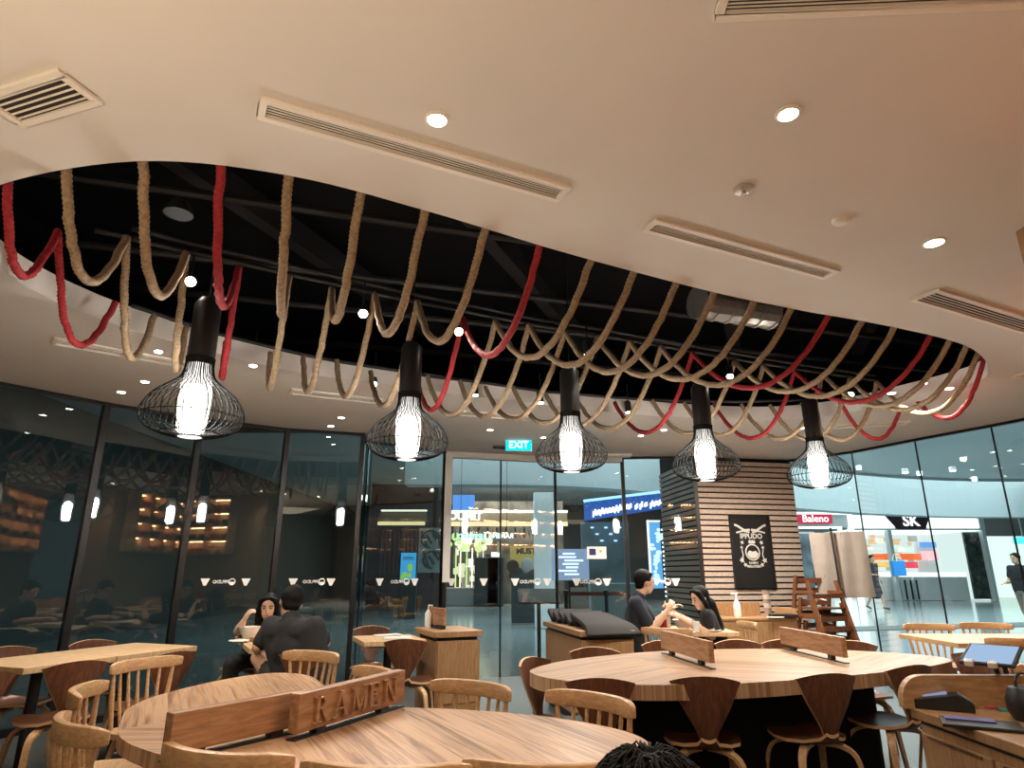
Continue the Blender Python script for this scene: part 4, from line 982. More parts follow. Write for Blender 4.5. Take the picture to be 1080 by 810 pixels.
# menu lectern outside the doors
c = ay(568, 628, 10.3); t = thing('menu_lectern', 'thin grey-brown metal lectern standing just outside the glass doors', 'lectern', (c.x, 10.3, 0), R(3))
M_BRZ = mat('bronze_metal', (.10, .085, .065), .4, metal=.6)
MB().box((0, -.02, c.z - .01), (.62, .40, .03), rot=(R(28), 0, 0)).build('board', M_BRZ, t, bevel=.004)
MB().box((0, 0, (c.z - .05)/2), (.055, .04, c.z - .05)).build('post', M_BRZ, t)
MB().box((0, 0, .008), (.36, .30, .016)).build('base_plate', M_BRZ, t, bevel=.003)
# table things of the couple
def crockery(px, py, y, label, cat, name, prof, m):
    p = ay(px, py, y); o = MB().lathe(prof, 22).build(name, m, None, smooth=True, loc=(p.x, y, .7505)); tag(o, label, cat); return o
BOWL = [(.04, 0), (.045, .012), (.075, .05), (.105, .105), (.10, .105), (.07, .05), (.03, .018), (0, .016)]
crockery(720, 655, 6.95, 'white ramen bowl on the table of the couple', 'bowl', 'ramen_bowl', BOWL, M_CUP)
crockery(734, 660, 6.78, 'clear tumbler beside the white ramen bowl', 'glass', 'tumbler', [(0, 0), (.028, 0), (.036, .10), (.034, .10), (.026, .01), (0, .01)], M_CUP)
crockery(751, 662, 6.85, 'flat white plate near the wrist of the long-haired woman', 'plate', 'plate', [(0, 0), (.05, 0), (.09, .014), (.088, .017), (.05, .006), (0, .006)], M_CUP)
p = ay(727, 664, 6.70); tag(MB().box((p.x, 6.72, .7535), (.11, .06, .006), .3).build('paper_napkin', M_WHITE), 'white paper slip at the front of the table of the couple', 'napkin')
for i, (px, y, m, l, h) in enumerate(((694, 7.30, M_REDP, 'left red sauce bottle on the table of the couple', .11), (700, 7.20, M_REDP, 'right red sauce bottle, beside the chopstick box', .12))):
    p = ay(px, 660, y); t = thing('sauce_bottle', l, 'bottle', (p.x, y, .7505)); MB().lathe([(0, 0), (.035, 0), (.038, .01), (.038, h*.7), (.02, h*.85)], 16).build('body', m, t, smooth=True)
    MB().lathe([(.02, h*.85), (.022, h), (.0, h*1.05)], 12).build('cap', M_WHITE if i else M_SATIN, t, smooth=True)
p = ay(703, 660, 7.38); tag(MB().box((p.x, 7.38, .7505 + .08), (.08, .06, .16)).build('chopstick_box', M_WHITE, bevel=.004), 'white box behind the red sauce bottles', 'box')
p = (-2.33, 6.08, .7505); o = MB().lathe(BOWL, 22).build('ramen_bowl', M_CUP, None, smooth=True, loc=p); tag(o, 'white ramen bowl between the two diners at the dark window', 'bowl')
o = MB().lathe([(0, 0), (.05, 0), (.09, .014), (.088, .017), (.05, .006), (0, .006)], 20).build('plate', M_CUP, None, smooth=True, loc=(-2.30, 5.82, .7505)); tag(o, 'white plate near the elbow of the man in black', 'plate')

# ================================================================== PEOPLE
def remeshed(mb, name, mt, parent, voxel=.009, smooth=3):
    me = bpy.data.meshes.new(name); me.from_pydata(mb.v, [], mb.f)
    bm = bmesh.new(); bm.from_mesh(me); bmesh.ops.recalc_face_normals(bm, faces=bm.faces); bm.to_mesh(me); bm.free()
    o = bpy.data.objects.new(name, me); COL.objects.link(o)
    md = o.modifiers.new('r', 'REMESH'); md.mode = 'VOXEL'; md.voxel_size = voxel
    dg = bpy.context.evaluated_depsgraph_get(); dg.update()
    m2 = bpy.data.meshes.new_from_object(o.evaluated_get(dg)); o.modifiers.clear(); o.data = m2; bpy.data.meshes.remove(me)
    bm = bmesh.new(); bm.from_mesh(m2)
    for _ in range(smooth): bmesh.ops.smooth_vert(bm, verts=bm.verts, factor=.5, use_axis_x=True, use_axis_y=True, use_axis_z=True)
    bm.to_mesh(m2); bm.free()
    m2.materials.clear(); m2.materials.append(mt); m2.polygons.foreach_set('use_smooth', [True]*len(m2.polygons)); m2.name = name
    if parent: o.parent = parent
    return o
def hand(mb, wrist, palm_dir, back, size=1.0, curl=.6, side=1):
    """palm along palm_dir, knuckles out along back; four unequal fingers with two bends and a thumb off the side"""
    d = Vector(palm_dir).normalized(); n = Vector(back); n = (n - d*n.dot(d)).normalized(); x = d.cross(n) * side
    w = Vector(wrist); c = w + d*.048*size
    M = Matrix((x, d, n)).transposed(); mb.ball(c, (.040*size, .050*size, .017*size), 14, 10, M)
    mb.cap(w, c, .022*size, .022*size)
    for i, (ox, ln) in enumerate(((-.030, .85), (-.010, 1.0), (.011, .94), (.030, .74))):
        p = c + x*ox*size + d*.040*size; L = .036*size*ln; a = 0
        for s in range(3):
            a += curl * (.5 if s == 0 else .75); q = p + (d*math.cos(a) - n*math.sin(a)) * L
            mb.cap(p, q, (.0095 - .001*s)*size, (.0088 - .001*s)*size, 8); p = q; L *= .78
    p = c - x*.034*size - d*.018*size; q = p - x*.024*size + d*.026*size - n*.012*size; r_ = q + d*.028*size - n*.008*size - x*.004*size
    mb.cap(p, q, .0125*size, .011*size, 8); mb.cap(q, r_, .0105*size, .008*size, 8)
def person(label, J, skin, shirt=None, trousers=None, sleeve=.55, hair='short', face=(0, 1, 0), up=(0, 0, 1), s=1.0, hands=None, hip_w=.11, short_legs=None, bulk=1.0, voxel=.010, shoes=True, skirt=False):
    t = thing('person', label, 'person', (J['pelvis'][0], J['pelvis'][1], 0)); L0 = t.location.copy()
    J = {k: Vector(v) - L0 for k, v in J.items()}
    f = Vector(face).normalized(); u = Vector(up); u = (u - f*u.dot(f)).normalized(); r = f.cross(u)
    HM = Matrix((r, f, u)).transposed(); hc = J['head']
    P = lambda a, b, c: hc + (r*a + f*b + u*c)*s
    b = MB()
    # head with skull, jaw, nose, ears
    b.ball(hc + (u*.018 - f*.008)*s, (.076*s, .094*s, .098*s), 18, 14, HM); b.ball(P(0, .022, -.045), (.058*s, .066*s, .070*s), 16, 12, HM); b.ball(P(0, .052, -.092), (.026*s, .026*s, .022*s), 10, 8, HM)
    b.cap(P(0, .086, .012), P(0, .104, -.022), .008*s, .012*s, 8); b.ball(P(0, .084, -.058), (.022*s, .010*s, .012*s), 8, 6, HM)
    for e in (-1, 1): b.ball(P(e*.077, -.006, -.004), (.010*s, .020*s, .032*s), 8, 8, HM)
    b.cap(hc - u*.06*s - f*.015*s, J['neck'], .052*s, .055*s)
    # torso
    ch, pv = J['chest'], J['pelvis']; sl_, sr_ = J['sho_l'], J['sho_r']; ax = (sr_ - sl_).normalized(); tu = (J['neck'] - pv).normalized(); tf = tu.cross(ax).normalized()
    TM = Matrix((ax, tf, tu)).transposed(); half = (sr_ - sl_).length/2
    def torso(mb, g):
        mb.cap(sl_ - tu*.05 + ax*.05, sr_ - tu*.05 - ax*.05, .088*bulk + g, .088*bulk + g); mb.cap(sl_.lerp(pv, .45) + ax*.05, sr_.lerp(pv, .45) - ax*.05, .112*bulk + g, .112*bulk + g); mb.cap(sl_ - tu*.03 + ax*.03, pv - ax*.075, .080*bulk + g, .112*bulk + g); mb.cap(sr_ - tu*.03 - ax*.03, pv + ax*.075, .080*bulk + g, .112*bulk + g); mb.cap(sl_.lerp(sr_, .5) - tu*.03, pv, .095*bulk + g, .12*bulk + g); mb.ball(ch, ((half*.80)*bulk + g, .112*bulk + g, .20 + g), 18, 14, TM); mb.ball((ch + pv)/2, (.145*bulk + g, .105*bulk + g, .20 + g), 16, 12, TM); mb.ball(pv, (.165*bulk + g, .115*bulk + g, .125 + g), 16, 12, TM)
        mb.cap(sl_, ch + tu*.10, .062*bulk + g, .085*bulk + g); mb.cap(sr_, ch + tu*.10, .062*bulk + g, .085*bulk + g); mb.cap(ch + tu*.1, J['neck'], .085 + g, .055 + g)
    torso(b, 0)
    for q in 'lr':
        S_, E_, Wr = J['sho_'+q], J['elb_'+q], J['wri_'+q]
        b.cap(S_, E_, .052*bulk, .040); b.cap(E_, E_.lerp(Wr, .35), .040, .041); b.cap(E_.lerp(Wr, .35), Wr, .041, .026)
        H_, K_, A_ = J['hip_'+q], J['kne_'+q], J['ank_'+q]
        b.cap(H_, K_, .085*bulk, .056); b.cap(K_, K_.lerp(A_, .35), .055, .055); b.cap(K_.lerp(A_, .35), A_, .055, .036); T_ = J['toe_'+q]; b.cap(A_ + V(0, 0, -.02), T_, .034, .026)
        hd_ = (hands or {}).get(q)
        d = (Wr - E_).normalized()
        if hd_: hand(b, Wr, hd_[0], hd_[1], s*1.0, hd_[2], 1 if q == 'r' else -1)
        else: hand(b, Wr, d, f*.3 + V(0, 0, 1) if abs(d.z) < .8 else ax*(1 if q == 'r' else -1), s, .35, 1 if q == 'r' else -1)
    remeshed(b, 'body', skin, t, voxel)
    if shirt:
        c = MB(); torso(c, .014)
        for q in 'lr':
            S_, E_ = J['sho_'+q], J['elb_'+q]; c.cap(S_, S_.lerp(E_, sleeve), .068*bulk, .062)
        o = remeshed(c, 'shirt', shirt, t, .012, 4)
    if trousers:
        c = MB(); c.ball(pv - tu*.02, (.178*bulk, .128*bulk, .12), 16, 12, TM)
        for q in 'lr':
            H_, K_, A_ = J['hip_'+q], J['kne_'+q], J['ank_'+q]
            sh_ = short_legs and q in short_legs and not skirt; c.cap(H_, H_.lerp(K_, .60 if sh_ else 1), .102*bulk, .074)
            if not (short_legs and q in short_legs): c.cap(K_, A_.lerp(K_, .06), .072, .055)
        if skirt: c.cap(pv, (J['kne_l'] + J['kne_r'])/2, .17, .19)
        remeshed(c, 'trousers', trousers, t, .013, 3)
    if shoes:
        for q in 'lr':
            c = MB(); A_, T_ = J['ank_'+q] + V(0, 0, -.035), J['toe_'+q]; c.cap(A_ - (T_-A_).normalized()*.03, T_, .040, .034); remeshed(c, 'shoe', M_SHOE, t, .012, 2)
    # hair
    h = MB()
    h.ball(hc + (u*.034 - f*.024)*s, (.086*s, .098*s, .098*s), 20, 14, HM)
    if hair == 'short':
        h.ball(P(0, -.050, -.028), (.070*s, .052*s, .058*s), 14, 10, HM); h.cap(P(-.045, .045, .086), P(.045, .045, .086), .018*s, .018*s)
        for e in (-1, 1): h.cap(P(e*.074, -.004, .03), P(e*.076, .0, .01), .014*s, .010*s, 8)
    else:
        h.ball(P(0, -.055, -.06), (.080*s, .050*s, .13*s), 16, 12, HM)
        for e in (-1, 1):
            h.cap(P(e*.070, .030, .07), P(e*.088, .012, -.06), .024*s, .026*s); h.cap(P(e*.088, .010, -.06), P(e*.085, .0, -.20) - V(0, 0, .03), .028*s, .026*s)
        h.cap(P(0, -.075, -.1), P(0, -.085, -.30) - V(0, 0, .03), .075*s, .055*s); h.cap(P(-.04, .045, .092), P(.045, .045, .092), .015*s, .015*s)
    ho = remeshed(h, 'hair', M_HAIR, t, .009, 2)
    for e in (-1, 1):
        m = MB(); m.ball(P(e*.031, .083, .010), (.013*s, .006*s, .006*s), 8, 6, HM); m.build('eye', M_EYE, t, smooth='all')
        m = MB(); m.strip([P(e*.014, .088, .031), P(e*.032, .088, .036), P(e*.050, .078, .031)], .006*s, .006*s, up=u); m.build('eyebrow', M_HAIR, t)
    m = MB(); m.cap(P(-.016, .092, -.056), P(.016, .092, -.056), .0055*s, .0055*s, 6); m.build('mouth', M_LIP, t, smooth='all')
    return t

# man in black at the dark window, back to us, leaning on the table
hd = ad(307, 636, 4.95); sl0, sr0, pv0 = ad(287, 661, 4.95), ad(332, 662, 4.72), V(-1.52, 5.06, .55)
person('man in a black tee with his back to us, eating at the dark window', dict(
    head=hd, neck=hd + V(.03, -.07, -.11), chest=(sl0 + sr0)*.27 + pv0*.46, pelvis=pv0, sho_l=sl0, sho_r=sr0, elb_l=ad(271, 683, 4.85), wri_l=(-2.02, 5.55, .80), elb_r=(-1.42, 5.24, .80), wri_r=(-1.80, 5.62, .82),
    hip_l=(-1.68, 5.14, .53), hip_r=(-1.46, 5.26, .53), kne_l=ad(272, 694, 4.9), kne_r=(-1.78, 5.62, .52), ank_l=(-1.62, 5.50, .56), ank_r=(-1.76, 5.60, .08), toe_l=(-1.52, 5.58, .50), toe_r=(-1.88, 5.76, .03)),
    M_SKIN, M_TEEB, M_PANT, .75, 'short', (-.45, .85, -.35), (.1, .3, 1), 1.02, hands={'l': ((-.7, .6, .1), (0, 0, 1), .6), 'r': ((-.7, .6, .1), (0, 0, 1), .8)}, short_legs='l', bulk=1.15)
hd = ad(283, 640, 5.95)
person('woman with long black hair facing the man in black', dict(
    head=hd, neck=hd + V(-.02, .10, -.13), chest=hd + V(-.03, .22, -.30), pelvis=(-2.40, 6.72, .54), sho_l=hd + V(.10, .22, -.19), sho_r=hd + V(-.24, .12, -.19), elb_l=hd + V(.08, .04, -.30), wri_l=hd + V(.02, -.12, -.24), elb_r=ad(251, 666, 5.75), wri_r=ad(257, 655, 5.72),
    hip_l=(-2.28, 6.66, .53), hip_r=(-2.52, 6.62, .53), kne_l=(-2.18, 6.24, .52), kne_r=(-2.50, 6.20, .52), ank_l=(-2.18, 6.22, .08), ank_r=(-2.5, 6.2, .08), toe_l=(-2.16, 6.06, .03), toe_r=(-2.48, 6.04, .03)),
    M_SKIN2, M_TEEB, M_PANT, .6, 'long', (.25, -.95, -.25), (0, .1, 1), .95, hands={'r': ((.5, -.2, .8), (-.7, -.5, 0), 1.0), 'l': ((-.2, -.9, -.1), (0, 0, 1), .9)}, bulk=.88)
# the eating couple before the pillar
hd = ad(680, 614, 6.6)
person('man in a navy tee eating in profile at the table by the pillar', dict(
    head=hd, neck=hd + V(-.07, -.01, -.14), chest=ad(671, 652, 6.62), pelvis=ad(672, 690, 6.62), sho_l=ad(674, 634, 6.82), sho_r=ad(671, 636, 6.42), elb_l=ad(690, 658, 6.85), wri_l=ad(707, 643, 6.78), elb_r=ad(688, 664, 6.35), wri_r=ad(704, 644, 6.42),
    hip_l=ad(676, 691, 6.75), hip_r=ad(676, 692, 6.5), kne_l=ad(716, 689, 6.8), kne_r=ad(717, 690, 6.5), ank_l=(1.64, 7.20, .08), ank_r=(1.64, 6.92, .08), toe_l=(1.80, 7.20, .03), toe_r=(1.80, 6.92, .03)),
    M_SKIN2, M_NAVY, M_PANT, .7, 'short', (1, .12, -.12), (.1, 0, 1), 1.0, hands={'r': ((.5, .2, .7), (-.2, -.9, 0), 1.0), 'l': ((.7, -.2, .5), (0, 0, 1), 1.0)}, bulk=.95)
hd = ad(738, 631, 6.6)
person('woman with long black hair and black tee eating from the white bowl', dict(
    head=hd, neck=hd + V(.08, .02, -.125), chest=ad(752, 659, 6.65), pelvis=ad(762, 690, 6.65), sho_l=ad(745, 649, 6.45), sho_r=ad(747, 647, 6.82), elb_l=ad(751, 671, 6.38), wri_l=ad(718, 652, 6.42), elb_r=ad(742, 665, 6.88), wri_r=ad(709, 645, 6.74),
    hip_l=ad(760, 692, 6.55), hip_r=ad(760, 690, 6.75), kne_l=ad(722, 690, 6.55), kne_r=ad(722, 688, 6.8), ank_l=(2.00, 7.00, .08), ank_r=(2.00, 7.24, .08), toe_l=(1.86, 7.00, .03), toe_r=(1.86, 7.24, .03)),
    M_SKIN2, M_TEEB, M_PANT, .45, 'long', (-1, -.32, -.40), (-.25, 0, 1), .96, hands={'l': ((-.8, .1, .4), (0, -.6, .7), .9), 'r': ((-.7, -.1, .6), (0, .6, .6), 1.0)}, bulk=.84)
# dark-haired diner whose head just enters the bottom edge
hd = V(.185, 1.00, .945)
person('diner at the near table, only the tousled black hair enters the picture at the bottom', dict(
    head=hd, neck=hd + V(0, -.05, -.13), chest=hd + V(0, -.10, -.36), pelvis=(.185, .82, .5), sho_l=hd + V(-.19, -.08, -.24), sho_r=hd + V(.19, -.08, -.24), elb_l=hd + V(-.24, .10, -.42), wri_l=hd + V(-.14, .30, -.40), elb_r=hd + V(.24, .10, -.42), wri_r=hd + V(.14, .30, -.40),
    hip_l=(.10, .84, .48), hip_r=(.31, .84, .48), kne_l=(.08, 1.25, .5), kne_r=(.33, 1.25, .5), ank_l=(.08, 1.25, .08), ank_r=(.33, 1.25, .08), toe_l=(.08, 1.4, .03), toe_r=(.33, 1.4, .03)),
    M_SKIN, M_TEEB, M_PANT, .6, 'short', (0, 1, -.25), (0, .2, 1), 1.02)
hh_ = [o for o in bpy.data.objects if o.name.startswith('hair') and o.parent and o.parent['label'].startswith('diner')][0]
lk = MB()
for k in range(1300):                                                     # loose strands
    a = random.uniform(0, 2*PI); e = random.uniform(.15, 1.5); dr = V(math.cos(a)*math.cos(e), math.sin(a)*math.cos(e), math.sin(e))
    tn = (V(dr.x, dr.y, 0).normalized() + V(random.uniform(-.5, .5), random.uniform(-.5, .5), 0)).normalized()*.7 + V(0, 0, -.5*math.cos(e)); c0 = hd - hh_.parent.location + V(0, -.02, .036)
    on = lambda d_, q_: c0 + V(d_.x*.088, d_.y*.100, d_.z*.100)*q_
    pts_ = [on((dr + tn*.22*j).normalized(), 1.03 + .12*math.sin(j*.8 + k)*(j > 0)) for j in range(5)]
    lk.tube(pts_, [.0012, .0016, .0014, .001, .0004], 4)
lk.build('hair_locks', M_HAIR, hh_, smooth='all')
# passers-by in the mall
def walker(label, foot, h, fd, shirt, tr, **k):
    F = Vector((*foot, 0)); f = Vector((*fd, 0)).normalized(); r = f.cross(V(0, 0, 1)); q = h/1.72
    P = lambda a, b, c: F + (r*a + f*b)*q + V(0, 0, c*q)
    return person(label, dict(head=P(0, .05, 1.58), neck=P(0, 0, 1.44), chest=P(0, 0, 1.24), pelvis=P(0, 0, .95), sho_l=P(-.19, 0, 1.38), sho_r=P(.19, 0, 1.38), elb_l=P(-.24, -.06, 1.12), wri_l=P(-.22, .06, .90), elb_r=P(.24, .04, 1.10), wri_r=P(.18, .25, 1.08),
        hip_l=P(-.09, 0, .90), hip_r=P(.09, 0, .90), kne_l=P(-.09, .12, .50), kne_r=P(.09, -.06, .48), ank_l=P(-.09, .20, .09), ank_r=P(.09, -.30, .12), toe_l=P(-.09, .36, .03), toe_r=P(.09, -.18, .03)), M_SKIN, shirt, tr, .55, 'short', fd + (-.05,), (0, 0, 1), q, voxel=.014, **k)
w1 = at(926, 643, 0); walker('passer-by in a dark knee-length dress walking past the jewellery shop', (w1.x, w1.y), 1.95, (.35, -.95), M_NAVY, M_NAVY, short_legs='lr', skirt=True)
w2 = at(1090, 672, 0); walker('passer-by in a dark top and tan trousers at the right photo edge', (w2.x, w2.y), 1.74, (-.96, -.25), M_TEEB, M_TANP)
bg = ad(937, 598, 23); t = thing('shopping_bag', 'blue bag carried beside the passer-by in the dark dress', 'bag', (bg.x, bg.y - .6, bg.z - .3))
MB().box((0, 0, .25), (.42, .2, .5)).build('body', mat('bag_blue', (.03, .24, .62), .5), t, bevel=.02); MB().tube([(-.15, 0, .52), (-.1, 0, .72), (.1, 0, .72), (.15, 0, .52)], .015, 6).build('handle', M_WHITE, t)

# ================================================================== THE MALL OUTSIDE
M_BULK = mat('bulkhead_paint', (.33, .375, .385), .7); M_GREY = mat('mall_grey', (.30, .32, .32), .7); M_DARK = mat('mall_dark', (.04, .052, .053), .6)
M_WGLOW = emis('shop_white', (.88, 1, 1), 1.15); M_WARMG = emis('shop_warm', (1, .78, .45), .85); M_CWALL = mat('shop_white_wall', (.8, .83, .83), .5)
struct('mall_ceiling', MB().box((4, 22, 4.75), (60, 30, .1)), M_BULK)
bk = catmull([(-2.5, 15.0, 0), (1.5, 15.4, 0), (5.0, 17.6, 0), (9.07, 20.8, 0), (14.0, 23.4, 0), (19.1, 24.4, 0), (30, 24, 0)], 6)
poly = [(p.x, p.y) for p in bk] + [(p.x, p.y + .6) for p in bk[::-1]]
struct('mall_bulkhead', MB().prism(poly, 3.28, 4.7), M_BULK)
for i in range(5):
    px, py = ((906, 495), (970, 501), (1028, 507), (955, 499), (1005, 497))[i]; c = ad(px, py, 19.6 if i < 3 else 17); m = M_LEDC
    t = thing('mall_spotlight', 'mall wall spotlight seen through the clear windows, %s from the left' % ('first', 'third', 'fifth', 'second', 'fourth')[i], 'spotlight', c, 0, 'spotlights on the mall bulkhead')
    MB().box((0, 0, .07), (.13, .13, .10)).build('housing', M_WHITE, t, bevel=.02); MB().lathe([(0, 0), (.06, 0), (.06, .02), (0, .021)], 14).build('lens', m, t)
struct('mall_wall_left', MB().box((-9.5, 17.5, 2.3), (.3, 36, 4.8)), M_DARK)
struct('mall_wall_far', MB().box((-2, 34.5, 2.3), (26, .3, 4.8)), M_DARK)
struct('mall_wall_right', MB().box((24, 40.5, 2.4), (40, .3, 4.8)), M_GREY)
def unit(px0, px1, py, y):               # a shop-front rectangle from a photo span at depth y
    a, b = ay(px0, py, y), ay(px1, py, y); return a.x, b.x
# jewellery shop at the right
y0 = 32.0
def X(px, y=y0): return ay(px, 600, y).x
def Z(py, y=y0): return ay(950, py, y).z
xa, xb = X(904), X(1049); t = thing('jewellery_shop', 'bright jewellery shop with SK in white on a dark fascia', 'shop', ((xa+xb)/2, y0, 0)); w = xb - xa; q = lambda px: X(px) - (xa+xb)/2
zf0, zf1 = Z(559), Z(541.5)
MB().box((0, .3, (zf0+zf1)/2), (w, .5, zf1 - zf0)).build('fascia', M_CWALL, t, bevel=.03)
MB().box(((q(905)+q(951))/2, .03, (zf0+zf1)/2), (q(951) - q(905), .04, (zf1-zf0)*.78)).build('light_panel', M_WGLOW, t)
MB().box(((q(986)+q(1042))/2, .03, (zf0+zf1)/2), (q(1042) - q(986), .04, (zf1-zf0)*.78)).build('light_panel', M_WGLOW, t)
MB().prism([(q(941), zf1 - .05), (q(953), zf0 + .04), (q(983), zf0 + .04), (q(991), zf1 - .05)][::-1], -.04, .04, Matrix.Rotation(PI/2, 4, 'X')).build('dark_name_panel', mat('plum', (.06, .035, .055), .5), t)
text('lettering', 'SK', .72, emis('sign_white', (1, 1, 1), 1.2), t, frame_m((q(968.5), -.06, (zf0+zf1)/2 + .02), (1, 0, 0), (0, -1, 0)), offset=.012, extrude=.02)
for px in (905, 945, 1046): MB().box((q(px), .2, zf0/2), (.16, .35, zf0)).build('shop_post', M_CWALL, t)
MB().box((0, 4.2, zf0/2), (w, .1, zf0)).build('back_wall', emis('shop_back_glow', (.82, .95, .93), .72), t)  # wall emits: the shop's interior light is put into its material
MB().box((q(924), 3.0, zf0/2), (q(940) - q(908), .1, zf0*.92)).build('side_wall', M_WGLOW, t)
MB().box((0, 2.2, zf0 + .02), (w, 4.2, .05)).build('shop_ceiling', M_WGLOW, t)
MB().box((w/2 - .1, 2.3, zf0/2), (.1, 4.0, zf0)).build('side_wall', bpy.data.materials['shop_back_glow'], t)  # same emissive material, standing in for a brightly lit wall
for i, (p0, p1, ya, yb, c) in enumerate(((941, 962, 583, 590, (.85, .16, .05)), (972, 996, 583, 590, (.85, .16, .05)), (941, 962, 592, 598, (.9, .55, .15)), (976, 992, 592, 599, (.85, .08, .12)), (999, 1017, 570, 576, (.15, .35, .8)), (999, 1018, 580, 590, (.95, .55, .6)))):
    MB().box(((q(p0)+q(p1))/2, 1.6 + .05*i, (Z(ya)+Z(yb))/2), (q(p1) - q(p0), .06, Z(ya) - Z(yb))).build('sale_banner', emis('banner%d' % i, c, .9), t)
PC = [emis('product%d' % i, c_, s_) for i, (c_, s_) in enumerate((((.95, .9, .75), 1.0), ((.9, .55, .3), .8), ((.7, .85, .8), .9), ((.55, .6, .5), .6)))]
for k in range(54): MB().box((random.uniform(q(940), q(1024)), 3.9, random.uniform(1.3, 3.6)), (random.uniform(.12, .5), .1, random.uniform(.08, .3))).build('product_box', PC[k % 4], t)
for p0, p1 in ((940, 968), (970, 997), (999, 1027)):
    g = MB().box(((q(p0)+q(p1))/2, .9, .55), (q(p1) - q(p0), .6, 1.1)).build('display_counter', M_CWALL, t, bevel=.02); MB().box(((q(p0)+q(p1))/2, .9, 1.2), (q(p1) - q(p0), .6, .2)).build('glass_top', emis('case_glow', (.9, 1, 1), 1.1), g)
MB().box((q(1008), 2.2, 1.4), (q(1018) - q(999), .2, 2.8)).build('screen_pillar', M_CWALL, t)
MB().box((q(1036), .35, zf0/2), (q(1044) - q(1027), .12, zf0*.95)).build('dark_window_display', mat('shop_greenery', (.05, .07, .055), .6, noise=.9, nscale=3), t)
for i in range(4): MB().box((q(953) + .28*i, .55, .5), (.06, .06, .9)).build('stool_leg', M_SATIN, t)
# clothing shop with red sign
y1_ = 27.0; a, b = ay(839, 600, y1_).x, ay(906, 600, y1_).x; zz = lambda py: ay(870, py, y1_).z
t = thing('clothes_shop', 'clothing shop with a red Baleno sign above its white framed front', 'shop', ((a+b)/2, y1_, 0)); cxs = (a+b)/2; q2 = lambda px: ay(px, 600, y1_).x - cxs
MB().box((0, .3, zz(548)), (b - a, .5, zz(540) - zz(556))).build('fascia', M_GREY, t)
fr = MB(); fr.box((0, .0, zz(541.5)), (b - a, .3, .10)); fr.box((q2(903.5), 0, zz(541.5)/2), (.13, .3, zz(541.5))); fr.build('lit_frame', M_WGLOW, t)
fr = MB(); fr.box((q2(866), .0, zz(556.5)), (q2(893) - q2(839), .2, .09)); fr.box((q2(891.5), 0, zz(556.5)/2), (.09, .2, zz(556.5))); fr.build('door_frame', M_WGLOW, t)
MB().box(((q2(847)+q2(883))/2, -.1, (zz(543)+zz(552))/2), (q2(883) - q2(847), .1, zz(543) - zz(552.5))).build('sign_board', emis('baleno_red', (.80, .055, .13), .6), t)
text('lettering', 'Baleno', .40, emis('sign_white2', (1, 1, 1), 1.1), t, frame_m(((q2(847)+q2(883))/2, -.16, (zz(543)+zz(552))/2), (1, 0, 0), (0, -1, 0)), offset=.006, extrude=.01)
MB().box((q2(866), 2.5, zz(557)/2), (q2(893) - q2(839), .1, zz(557))).build('back_wall', emis('baleno_inside', (.8, .93, .95), .5), t)
for i in range(5):
    m = MB(); x = q2(846) + i*.5; m.box((x, 1.2, 1.15), (.34, .12, .75)); m.box((x, 1.2, 1.6), (.12, .1, .16)); m.build('hanging_garment', [M_DARK, M_GREY, M_NAVY, M_TANP, M_CWALL][i], t, bevel=.04)
MB().box((q2(842), -.4, 1.5), (.8, .1, 2.6)).build('poster_panel', mat('grey_poster', (.10, .12, .14), .5, noise=.7, nscale=2), t)
struct('mall_walkway_band', MB().prism([(4.5, 15.2), (14, 17.6), (30, 21.0), (30, 22.2), (14, 18.7), (4.5, 16.2)], -.012, .003), mat('band_grey', (.09, .095, .09), .4))
t = thing('lit_kiosk', 'pale lit shopfront far behind the passer-by at the right edge', 'shop', (ay(1072, 600, 36).x, 36, 0))
MB().box((0, .3, 1.6), (2.6, .3, 3.2)).build('glow_wall', emis('pale_green', (.75, .95, .85), .9), t); MB().box((-2.0, .2, 1.6), (1.4, .3, 3.2)).build('dark_door', M_DARK, t); MB().box((-2.0, .0, 2.1), (.5, .06, 1.5)).build('blue_panel', emis('blue_panel', (.2, .5, .8), .8), t)
c = ad(1075, 570, 30); t = thing('hanging_sign', 'small turquoise hanging sign far off at the right edge', 'sign', c); MB().box((0, 0, 0), (.55, .08, .32)).build('panel', emis('turq', (.1, .75, .75), 1.1), t)
for s in (-.2, .2): MB().tube([(s, 0, .16), (s, 0, 4.7 - c.z)], .03, 6).build('hanger', M_WHITE, t)
# shops straight ahead beyond the doors
yC = 27.0; XC = lambda px: ay(px, 600, yC).x; ZC = lambda py: ay(530, py, yC).z
t = thing('cafe_front', 'warm lit cafe front far beyond the glass doors', 'shop', (XC(515), yC, 0)); x0c = XC(515); q3 = lambda px: XC(px) - x0c
MB().box(((q3(472)+q3(600))/2, 2.5, 2.2), (q3(600) - q3(472), .1, 4.4)).build('back_wall', mat('cafe_wall', (.10, .09, .07), .6, noise=.8, nscale=1.2), t)
for py, m, h, yy in ((539.5, M_WGLOW, .09, 0), (552.5, M_WARMG, .16, .1)): MB().box(((q3(474)+q3(600))/2, yy, ZC(py)), (q3(600) - q3(474), .2, h)).build('light_line', m, t)
MB().box(((q3(474)+q3(600))/2, .3, (ZC(540)+ZC(552))/2), (q3(600) - q3(474), .2, ZC(540) - ZC(553))).build('fascia', mat('beige_fascia', (.42, .33, .22), .6), t)
for i in range(20): MB().box((q3(474) + .19*i, .25, (ZC(556)+ZC(567))/2), (.08, .1, ZC(556) - ZC(567))).build('slat', M_GREY if i % 2 else M_DARK, t)
text('big_lettering', 'OUMIT', .44, emis('cafe_sign', (.9, 1, 1), 1.3), t, frame_m((q3(490), -.2, ZC(545)), (1, 0, 0), (0, -1, 0)), offset=.016, extrude=.02)
